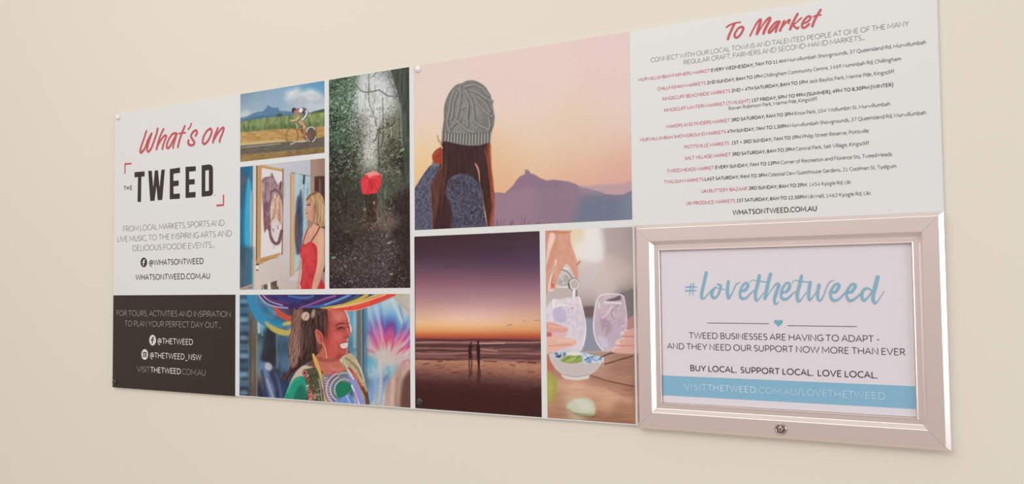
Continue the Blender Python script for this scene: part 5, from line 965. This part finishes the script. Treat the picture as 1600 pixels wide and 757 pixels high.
# ------------------------------------------------------------------ lettering of the board
# black panel
Zp = float(wall_xz(270, 461.4)[1]); Xp = float(wall_xz(367.8, 530)[0])
panel = on_board(box('text_panel', BX0 - 0.0002, Xp, YF - 0.0002, YF + 0.0003, BZ0 - 0.0002, Zp, BLACKP))
panel['label'] = 'black text panel'
OB = on_board
whats = mapper(210, 185, 12.61); on2 = mapper(280, 180, 12.61)
def wd(P, w): return [(x, y, w if len(q) == 0 else q[0]) for x, y, *q in P]
S = [wd(whats((238, 250), (190, 400), (135, 560), (118, 640), (130, 678), (165, 650), (215, 580), (270, 430), (342, 300)), 3.0),
     wd(whats((342, 300), (295, 440), (255, 590), (262, 650), (290, 650), (335, 590), (400, 420), (440, 300), (462, 205)), 3.0),
     wd(whats((575, 212), (520, 330), (465, 490), (438, 612)), 3.0), wd(whats((448, 560), (500, 470), (560, 380), (605, 340), (632, 355), (605, 430), (568, 530), (555, 605)), 2.8),
     wd(whats((840, 302), (770, 302), (700, 380), (650, 490), (638, 560), (660, 590), (705, 550), (770, 430), (835, 312)), 2.9), wd(whats((838, 305), (800, 430), (768, 540), (765, 580)), 2.8),
     wd(whats((995, 155), (935, 300), (885, 450), (860, 565)), 3.1), wd(on2((-5, 365), (60, 355), (125, 348)), 2.0),
     wd(on2((242, 165), (215, 235), (180, 280)), 2.2), wd(on2((322, 408), (355, 345), (330, 302), (270, 340), (235, 415), (262, 475), (300, 530), (285, 580), (230, 595), (182, 560), (188, 495)), 3.0),
     wd(on2((610, 265), (540, 325), (485, 430), (465, 525), (495, 570), (560, 520), (615, 420), (645, 320), (620, 268)), 2.9),
     wd(on2((762, 258), (730, 340), (690, 440), (668, 540)), 3.0), wd(on2((680, 500), (730, 410), (795, 315), (855, 250), (882, 268), (850, 370), (812, 460), (800, 528)), 2.8)]
OB(brush('script_heading', S, RED, lambda o: o))
e, f = mapper(185, 245, 9.467), mapper(265, 245, 9.467)
T_ = [e((240, 230), (388, 218), (388, 291), (340, 297), (335, 668), (285, 670), (292, 301), (240, 308)),
      e((443, 212), (495, 208), (517, 470), (540, 206), (586, 202), (610, 465), (638, 195), (688, 190), (650, 640), (583, 645), (563, 430), (536, 652), (473, 657)),
      f((6, 184), (155, 162), (155, 238), (58, 252), (58, 360), (135, 352), (135, 430), (58, 440), (58, 552), (152, 545), (152, 622), (4, 632)),
      f((238, 152), (388, 142), (388, 212), (290, 222), (290, 338), (372, 332), (372, 408), (290, 414), (290, 530), (385, 522), (385, 602), (238, 612)),
      f((476, 130), (580, 115), (612, 120), (634, 142), (642, 180), (642, 530), (630, 568), (604, 582), (476, 593), (476, 420), (529, 420), (529, 512), (583, 506), (583, 198), (529, 206), (529, 422), (476, 422))]
shapes('logo_wordmark', T_, DARK, OB)
shapes('logo_corner', [e((92, 97), (193, 90), (193, 115), (107, 122), (103, 258), (91, 258))], RED, OB); shapes('logo_corner', [f((790, 562), (808, 562), (806, 728), (695, 740), (695, 710), (790, 702))], RED, OB)
text_line('logo_small_word', [('THE', .16, DARK)], (193.2, 297.9), (207.2, 297.0), .0098, OB, sb=.26)
shapes('logo_dot', [disc(335.8, 305.2, .7, .7)], GREY, OB)
LT, MD, BD = .062, .10, .135
text_line('text_line', [('FROM LOCAL MARKETS, SPORTS AND', LT, GREY)], (192.3, 361.4), (351.2, 353.8), .0122, OB)
text_line('text_line', [('LIVE MUSIC, TO THE INSPIRING ARTS AND', LT, GREY)], (183.2, 378.1), (362.5, 370.1), .0122, OB)
text_line('text_line', [('DELICIOUS FOODIE EVENTS...', LT, GREY)], (206.9, 392.3), (335.4, 387.8), .0122, OB)
text_line('text_line', [('@WHATSONTWEED', .135, DARK)], (232.9, 415.2), (318.5, 413), .0125, OB)
text_line('text_line', [('WHATSONTWEED.COM.AU', .13, DARK)], (211.8, 438.2), (328.6, 436.3), .0125, OB)
def fb_icon(cx, cy, rx, ry, mback, mfront):
    shapes('social_icon', [disc(cx, cy, rx, ry)], mback, OB)
    shapes('icon_letter', [[(cx - .24 * rx, cy + .66 * ry), (cx - .24 * rx, cy + .06 * ry), (cx - .5 * rx, cy + .06 * ry), (cx - .5 * rx, cy - .16 * ry), (cx - .24 * rx, cy - .16 * ry), (cx - .22 * rx, cy - .42 * ry), (cx, cy - .6 * ry), (cx + .42 * rx, cy - .6 * ry), (cx + .42 * rx, cy - .38 * ry), (cx + .14 * rx, cy - .36 * ry), (cx + .08 * rx, cy - .16 * ry), (cx + .42 * rx, cy - .16 * ry), (cx + .36 * rx, cy + .06 * ry), (cx + .08 * rx, cy + .06 * ry), (cx + .08 * rx, cy + .66 * ry)]], mfront, OB, y_off=.0006)
fb_icon(224.9, 410.4, 5.0, 7.5, DARK, WHITEINK)
text_line('text_line', [('FOR TOURS, ACTIVITIES AND INSPIRATION', LT + .008, PALE)], (181.8, 493.3), (361.4, 496.7), .0120, OB)
text_line('text_line', [('TO PLAN YOUR PERFECT DAY OUT...', LT + .008, PALE)], (194.8, 510.2), (345.2, 513.0), .0120, OB)
fb_icon(238.7, 532.0, 5.2, 8.3, WHITEINK, DARK)
text_line('text_line', [('@THETWEED', .125, WHITEINK)], (246, 538.1), (302.1, 539.3), .0124, OB)
shapes('social_icon', [disc(226.4, 554.4, 5.2, 8.3)], WHITEINK, OB)
shapes('icon_camera', [[(223.7, 550.6), (229.2, 550.6), (229.2, 558.4), (223.7, 558.4)]], DARK, OB, y_off=.0006); shapes('icon_lens', [disc(226.4, 554.8, 1.7, 2.6)], WHITEINK, OB, y_off=.0008); shapes('icon_lens', [disc(226.4, 554.8, .9, 1.4)], DARK, OB, y_off=.0010)
text_line('text_line', [('@THETWEED_NSW', .125, WHITEINK)], (234.1, 560.5), (314.9, 563.2), .0124, OB)
text_line('text_line', [('VISIT', LT, PALE), ('THETWEED', .14, WHITEINK), ('.COM.AU', LT, PALE)], (213.9, 581.4), (322, 587.8), .0122, OB, spans=[235.2, 283])
# market listing
to, mk = mapper(1125, 10, 12.61), mapper(1200, 5, 12.62)
S = [wd(to((128, 412, 2.4), (160, 388, 2.8), (200, 365, 2.6), (300, 328, 2.4), (402, 315, 2.2)), 2.6), wd(to((285, 345), (235, 450), (185, 560), (158, 645)), 3.6),
     wd(to((430, 402), (365, 430), (305, 515), (288, 585), (325, 618), (390, 575), (445, 485), (462, 425), (430, 402)), 3.2),
     wd(to((595, 578, 2.6), (650, 465, 2.4), (730, 325, 2.8), (795, 258, 3.4), (795, 320, 4), (755, 440, 4), (728, 550, 3.4)), 3.2), wd(to((732, 545, 3), (815, 410, 2), (900, 290, 2.8), (975, 222, 3.2), (985, 265, 3.8), (930, 370, 4), (880, 470, 4), (857, 542, 3.2)), 3.2),
     wd(mk((235, 365), (165, 370), (85, 450), (20, 545), (25, 585), (80, 545), (165, 440), (230, 368)), 3.2), wd(mk((220, 380), (175, 490), (152, 568)), 3.2),
     wd(mk((322, 352), (280, 440), (238, 545)), 3.4), wd(mk((265, 490, 2), (345, 395, 2.4), (428, 325, 3), (408, 400, 2.6)), 2.8),
     wd(mk((585, 210), (520, 330), (465, 440), (437, 518)), 3.4), wd(mk((660, 290, 2.4), (565, 378, 2), (502, 430, 2.6), (535, 470, 3), (578, 500, 3.2), (605, 470, 2.2)), 2.6),
     wd(mk((690, 400), (765, 375), (828, 320), (838, 268), (790, 262), (715, 335), (672, 430), (690, 485), (740, 475), (812, 412)), 3.0),
     wd(mk((1040, 132), (970, 245), (912, 355), (875, 458)), 3.5), wd(mk((892, 268), (960, 240), (1048, 232)), 2.2)]
OB(brush('script_heading', S, RED, lambda o: o))
text_line('text_line', [('CONNECT WITH OUR LOCAL TOWNS AND TALENTED PEOPLE AT ONE OF THE MANY', .07, GREY)], (1016.4, 97.6), (1420.8, 40.8), .0071, OB)
text_line('text_line', [('REGULAR CRAFT, FARMERS AND SECOND-HAND MARKETS...', .07, GREY)], (1068, 101.2), (1351.4, 62.6), .0071, OB)
Bd, Rg, Rd = .15, .10, .11
LIST = [
 ('MURWILLUMBAH FARMERS MARKET ', 'EVERY WEDNESDAY; 7AM TO 11 AM ', 'Murwillumbah Showgrounds, 37 Queensland Rd. Murwillumbah', (997, 128), (1447.5, 68.5), [1111, 1229.5]),
 ('CHILLINGHAM MARKETS ', '2ND SUNDAY; 8AM TO 1PM ', 'Chillingham Community Centre, 1469 Numinbah Rd, Chillingham', (1026.9, 142), (1408.3, 94.5), [1104.6, 1193]),
 ('KINGSCLIFF BEACHSIDE MARKETS ', '2ND + 4TH SATURDAY; 8AM TO 1PM ', 'Jack Bayliss Park, Marine Pde, Kingscliff', (1035.2, 157.4), (1397.8, 114.6), [1143, 1264]),
 ('KINGSCLIFF LANTERN MARKET (TWILIGHT) ', '1ST FRIDAY; 5PM TO 9PM (SUMMER); 4PM TO 8.30PM (WINTER)', '', (1037.6, 175.2), (1396.4, 135.3), [1174]),
 ('', '', 'Rowan Robinson Park, Marine Pde, Kingscliff', (1138.2, 172.4), (1277, 157.2), []),
 ('MAKERS AND FINDERS MARKET ', '3RD SATURDAY; 9AM TO 3PM ', 'Knox Park, 104 Wollumbin St. Murwillumbah', (1041.1, 200.4), (1391.6, 165.7), [1142.5, 1241.5]),
 ('MURWILLUMBAH SHOWGROUND MARKETS ', '4TH SUNDAY; 7AM TO 1.30PM ', 'Murwillumbah Showgrounds, 37 Queensland Rd, Murwillumbah', (1000.2, 221.6), (1447.5, 179), [1136, 1234]),
 ('POTTSVILLE MARKETS  ', '1ST + 3RD SUNDAY; 7AM TO 1PM ', 'Philip Street Reserve, Pottsville', (1069.2, 232.6), (1357.9, 207.6), [1142.8, 1253.5]),
 ('SALT VILLAGE MARKET ', '3RD SATURDAY; 8AM TO 2PM ', 'Central Park, Salt Village, Kingscliff', (1069.9, 250.6), (1358.3, 226), [1143.5, 1243]),
 ('TWEED HEADS MARKET ', 'EVERY SUNDAY; 7AM TO 12PM ', 'Corner of Recreation and Florence Sts, Tweed Heads', (1041.8, 270.6), (1394.2, 243.7), [1117.5, 1219.5]),
 ('TYALGUM MARKETS ', 'LAST SATURDAY; 9AM TO 3PM ', 'Celestial Dew Guesthouse Gardens, 21 Coolman St, Tyalgum', (1037.8, 287.7), (1401.1, 262.2), [1101, 1200.5]),
 ('UKI BUTTERY BAZAAR ', '3RD SUNDAY; 8AM TO 2PM  ', '1454 Kyogle Rd, Uki', (1095.8, 301.5), (1330, 288.1), [1169.5, 1264]),
 ('UKI PRODUCE MARKETS ', '1ST SATURDAY; 8AM TO 12.30PM ', 'Uki Hall, 1462 Kyogle Rd, Uki', (1071.6, 321), (1360.7, 305), [1150.5, 1262])]
for r_, b_, g_, s_, e_, sp in LIST:
    runs = [q for q in [(r_, Rd, RED_SMALL), (b_, Bd, DARK), (g_, Rg, MIDGREY)] if q[0]]
    text_line('listing_line', runs, s_, e_, .0052, OB, spans=sp or None)
text_line('text_line', [('WHATSONTWEED.COM.AU', .15, DARK)], (1144.8, 336.5), (1277, 330.2), .0076, OB)

# ------------------------------------------------------------------ screw caps at the corners of the boards
def cap(px, py, m, label, r=.0056):
    X, Z = wall_xz(px, py)
    prof = [(r * 1.05, 0.0), (r * 1.05, .0012)] + [(r * math.cos(math.radians(t)), .0012 + r * .62 * math.sin(math.radians(t))) for t in range(0, 86, 12)] + [(r * .05, .0012 + r * .62)]
    o = lathe('screw_cap', prof, m, (0, 0, 0), None, 28)
    o.location = (float(X), YF - .0006, float(Z))
    tag(o, label, 'screw cap', 'domed screw caps holding the board')
cap(184.6, 183.6, CAPWHITE, 'white domed screw cap at the top left corner of the board')
cap(653.2, 108.2, CAPWHITE, 'white domed screw cap above the left of the knitted hat photo')
cap(179.6, 597.3, CAPDARK, 'dark domed screw cap at the bottom left corner of the black panel')
cap(656.6, 627.6, CAPDARK, 'dark domed screw cap in the bottom left of the beach sunset photo')
# ------------------------------------------------------------------ lockable poster frame on the right of the board
HF = 0.0100                                        # front face above the board
FX0, FX1, FZ0, FZ1 = -0.5625, -0.1333, Z0 - 0.2170, Z0 + 0.0890
# profile: (inset from the outer edge, height above the board)
OUT_L = .0021                                      # the outer bevel
PROF = [(0.0, .0003), (0.0, .0045), (.0058, HF), (.0255, HF), (.0312, .0046), (.0376, .0046), (.0380, .0058), (.0395, .0058), (.0400, .0022), (.0400, .0003)]
frame = empty('noticeboard', ((FX0 + FX1) / 2, YF, FZ0))
tag(frame, 'silver lockable framed noticeboard fixed over the lower right end of the long board', 'noticeboard')
bpy.context.view_layer.update()
FINV = Matrix.Translation(-frame.location)
def on_frame(o):
    o.parent = frame; o.matrix_parent_inverse = FINV
    return o
def rail(side):
    vs, fs = [], []
    def pt(i, end):
        ins, h = PROF[i]
        xa, xb, za, zb = FX0 + ins, FX1 - ins, FZ0 + ins, FZ1 - ins
        g = .00012                                 # hairline mitre gap
        return {'top': ((xa + g, zb), (xb - g, zb)), 'bottom': ((xa + g, za), (xb - g, za)), 'left': ((xa, za + g), (xa, zb - g)), 'right': ((xb, za + g), (xb, zb - g))}[side][end] + (h,)
    for end in (0, 1):
        for i in range(len(PROF)):
            x, z, h = pt(i, end); vs.append((x, YF - h, z))
    n = len(PROF)
    for i in range(n - 1): fs.append((i, i + 1, n + i + 1, n + i))
    fs.append((n - 1, 0, n, 2 * n - 1)); fs.append(tuple(range(n))); fs.append(tuple(reversed(range(n, 2 * n))))
    bm = bmesh.new(); bv = [bm.verts.new(v) for v in vs]
    for f_ in fs: bm.faces.new([bv[i] for i in f_])
    bmesh.ops.recalc_face_normals(bm, faces=bm.faces[:])
    bmesh.ops.bevel(bm, geom=[ed for ed in bm.edges if abs((ed.verts[0].co - ed.verts[1].co).length) > .2], offset=.00025, segments=1, affect='EDGES')
    me = bpy.data.meshes.new('frame_rail'); bm.to_mesh(me); bm.free(); me.materials.append(SILVER)
    o = bpy.data.objects.new('frame_rail', me); C.objects.link(o)
    return on_frame(o)
for sd in ('top', 'bottom', 'left', 'right'): rail(sd)
IX0, IX1, IZ0, IZ1 = FX0 + .0400, FX1 - .0400, FZ0 + .0400, FZ1 - .0400
on_frame(box('cover_pane', IX0 + .0001, IX1 - .0001, YF - .0030, YF - .0023, IZ0 + .0001, IZ1 - .0001, ACRYLIC))['label'] = 'clear acrylic cover'
# cam lock on the bottom rail
LX, LZ = wall_xz(1219.5, 671.3, HF + .002); LX, LZ = float(LX), float(LZ)
lk = on_frame(lathe('lock', [(.0084, 0), (.0084, .0008), (.0080, .0026), (.0070, .0034), (.0060, .0030), (.0056, .0014), (.0030, .0012), (.0001, .0012)], CHROME, (LX, YF - HF + .0002, LZ)))
lk['label'] = 'round chrome lock'
kb = lathe('lock_plug', [(.0036, 0), (.0036, .0016), (.0030, .0021), (.0001, .0021)], CHROME, (LX - .0003, YF - HF - .0009, LZ)); kb.parent = lk; kb.matrix_parent_inverse = lk.matrix_world.inverted()
bpy.context.view_layer.update(); kb.matrix_parent_inverse = lk.matrix_world.inverted()
ks = box('keyhole', LX - .0013, LX + .0007, YF - HF - .0036, YF - HF - .0028, LZ - .0006, LZ + .0012, KEYDARK); ks.parent = lk; ks.matrix_parent_inverse = lk.matrix_world.inverted()

# ------------------------------------------------------------------ poster behind the cover
PH = .0012
poster = box('poster', IX0 + .0004, IX1 - .0004, YF - PH, YF - .0004, IZ0 + .0004, IZ1 - .0004, PAPER)
poster.name = 'poster'
tag(poster, 'white and blue hashtag poster behind the clear cover of the silver noticeboard', 'poster')
def on_poster(o):
    o.parent = poster; o.matrix_parent_inverse = poster.matrix_world.inverted()
    return o
yo = .00012
kk, ll = mapper(1060, 415, 9.41), mapper(1220, 415, 9.41)
S = [kk((188, 268, 1.8), (165, 440, 1.4)), kk((226, 265, 1.8), (212, 432, 1.6)), kk((108, 322, 2.2), (180, 318, 2.8), (275, 320, 1.2)), kk((100, 376, 2.4), (180, 374, 2.8), (265, 374, 1.2)),
     kk((410, 108, 5.2), (372, 280, 5.2), (342, 420, 5), (345, 480, 4.2), (378, 488, 2.4), (430, 430, 1.6), (500, 350, 1.6)),
     kk((545, 320, 2.6), (505, 375, 4.8), (490, 440, 5), (525, 484, 4), (580, 440, 3), (615, 360, 3.8), (622, 300, 4), (578, 278, 2.4)), kk((545, 322, 1.6), (610, 345, 1.5), (690, 357, 1.3)),
     kk((735, 242, 5), (722, 350, 5), (725, 440, 5), (742, 484, 4), (790, 410, 1.8), (840, 300, 1.8), (870, 265, 1.6), (908, 250, .9)),
     kk((915, 378, 3), (975, 368, 4.6), (1018, 315, 5), (1018, 266, 4), (980, 262, 3.4), (928, 330, 3.6), (905, 420, 3.8), (930, 485, 4.6), (1000, 478, 3), (1060, 415, 1.8), (1112, 368, 1.4)),
     kk((1190, 152, 5.2), (1165, 280, 5.2), (1132, 420, 5), (1145, 516, 4), (1190, 490, 1.6), (1250, 405, 1.4)), kk((1060, 242, 1.6), (1090, 216, 1.0), (1200, 234, 2.0), (1300, 245, 1.6)),
     kk((1355, 128, 5.4), (1322, 250, 5.4), (1290, 400, 5.4), (1272, 486, 5)), kk((1295, 470, 1.2), (1395, 325, 1.6), (1445, 272, 3.6), (1478, 290, 4.8), (1440, 400, 5), (1412, 510, 4.4), (1428, 570, 2.6), (1475, 540, 1.2)),
     ll((30, 400, 3.4), (90, 382, 4.4), (132, 310, 5), (122, 264, 4), (80, 264, 3.4), (25, 345, 3.6), (5, 440, 3.8), (30, 495, 4.6), (100, 488, 3.4), (170, 420, 2), (215, 388, 1.4)),
     ll((305, 157, 5), (280, 280, 5.2), (242, 430, 5), (258, 530, 4), (312, 490, 1.6), (372, 400, 1.4)), ll((172, 258, 1.4), (200, 221, 1.0), (290, 235, 2.0), (438, 250, 1.8)),
     ll((435, 252, 5), (410, 400, 5), (420, 508, 4), (470, 468, 1.6), (530, 380, 1.4)), ll((565, 288, 5), (542, 400, 5), (548, 498, 4), (582, 516, 3), (625, 455, 1.8), (690, 290, 1.7), (730, 238, 1.4), (780, 221, .9)),
     ll((740, 400, 3.4), (808, 388, 4.6), (855, 310, 5), (842, 272, 4), (792, 290, 3.6), (737, 380, 3.8), (732, 450, 3.8), (772, 515, 4.6), (850, 500, 3), (930, 422, 2), (980, 370, 1.4)),
     ll((975, 400, 3.4), (1040, 390, 4.6), (1095, 312, 5), (1078, 272, 4), (1032, 290, 3.6), (975, 380, 3.8), (970, 450, 3.8), (1010, 520, 4.6), (1090, 490, 3), (1180, 410, 2)),
     ll((1340, 372, 2), (1275, 338, 3.8), (1212, 370, 4.4), (1190, 450, 4.6), (1222, 520, 4), (1282, 468, 2), (1345, 372, 1.6)), ll((1425, 172, 6), (1386, 330, 6), (1355, 470, 5.4), (1378, 556, 4), (1430, 522, 1.6), (1520, 380, .9))]
on_poster(brush('hashtag_lettering', S, BLUE, lambda o: o, y_off=yo, plane_h=PH))
def rule(a_, b_):
    X, Z = wall_xz([a_[0], b_[0]], [a_[1], b_[1]], PH); z = float(Z.mean())
    v, fc = [], []; ribbon([(X[0], z), (X[1], z)], np.array([.00045, .00045]), v, fc)
    on_poster(link('divider_rule', [(q[0], YF - PH - yo, q[1]) for q in v], fc, PLUM))
rule((1105.1, 504), (1201.7, 507.4)); rule((1230.5, 508.4), (1338.9, 511.9))
hx, hz = [float(q) for q in wall_xz(1216.4, 505.4, PH)]
hv = []
for k_ in range(40):
    t_ = 2 * math.pi * k_ / 40
    hv.append((hx + .0062 * math.sin(t_) ** 3, hz + .0058 * (13 * math.cos(t_) - 5 * math.cos(2 * t_) - 2 * math.cos(3 * t_) - math.cos(4 * t_)) / 16 + .0004))
on_poster(link('heart', [(q[0], YF - PH - yo, q[1]) for q in hv], [tuple(range(40))], ink('teal_heart_ink', (126, 184, 194))))
def z_at(px, py): return float(wall_xz(px, py, PH)[1])
zt, zb = (z_at(1034, 583.3) + z_at(1429.5, 608.3)) / 2, (z_at(1034.5, 614.6) + z_at(1430.7, 643.9)) / 2
on_poster(box('blue_band', IX0 + .0006, IX1 - .0006, YF - PH - .00012, YF - PH + .0002, zb, zt, BLUEBAND))
KW = dict(y_off=yo + .00018, plane_h=PH)
text_line('text_line', [('TWEED BUSINESSES ARE HAVING TO ADAPT -', .11, PLUM)], (1076.3, 527), (1375.3, 538.2), .0092, on_poster, **KW)
text_line('text_line', [('AND THEY NEED OUR SUPPORT NOW MORE THAN EVER', .11, PLUM)], (1042.3, 542.6), (1415.4, 559.8), .0092, on_poster, **KW)
text_line('text_line', [('BUY LOCAL.  SUPPORT LOCAL.  LOVE LOCAL.', .15, PLUM)], (1077.9, 577.6), (1371.7, 595.2), .0092, on_poster, **KW)
text_line('text_line', [('VISIT', .085, PALEBLUE), ('THETWEED', .135, PALEBLUE), ('.COM.AU/LOVETHETWEED', .085, PALEBLUE)], (1067.8, 606), (1384.3, 628.6), .0092, on_poster, spans=[1105.5, 1182], sb=.2, **KW)
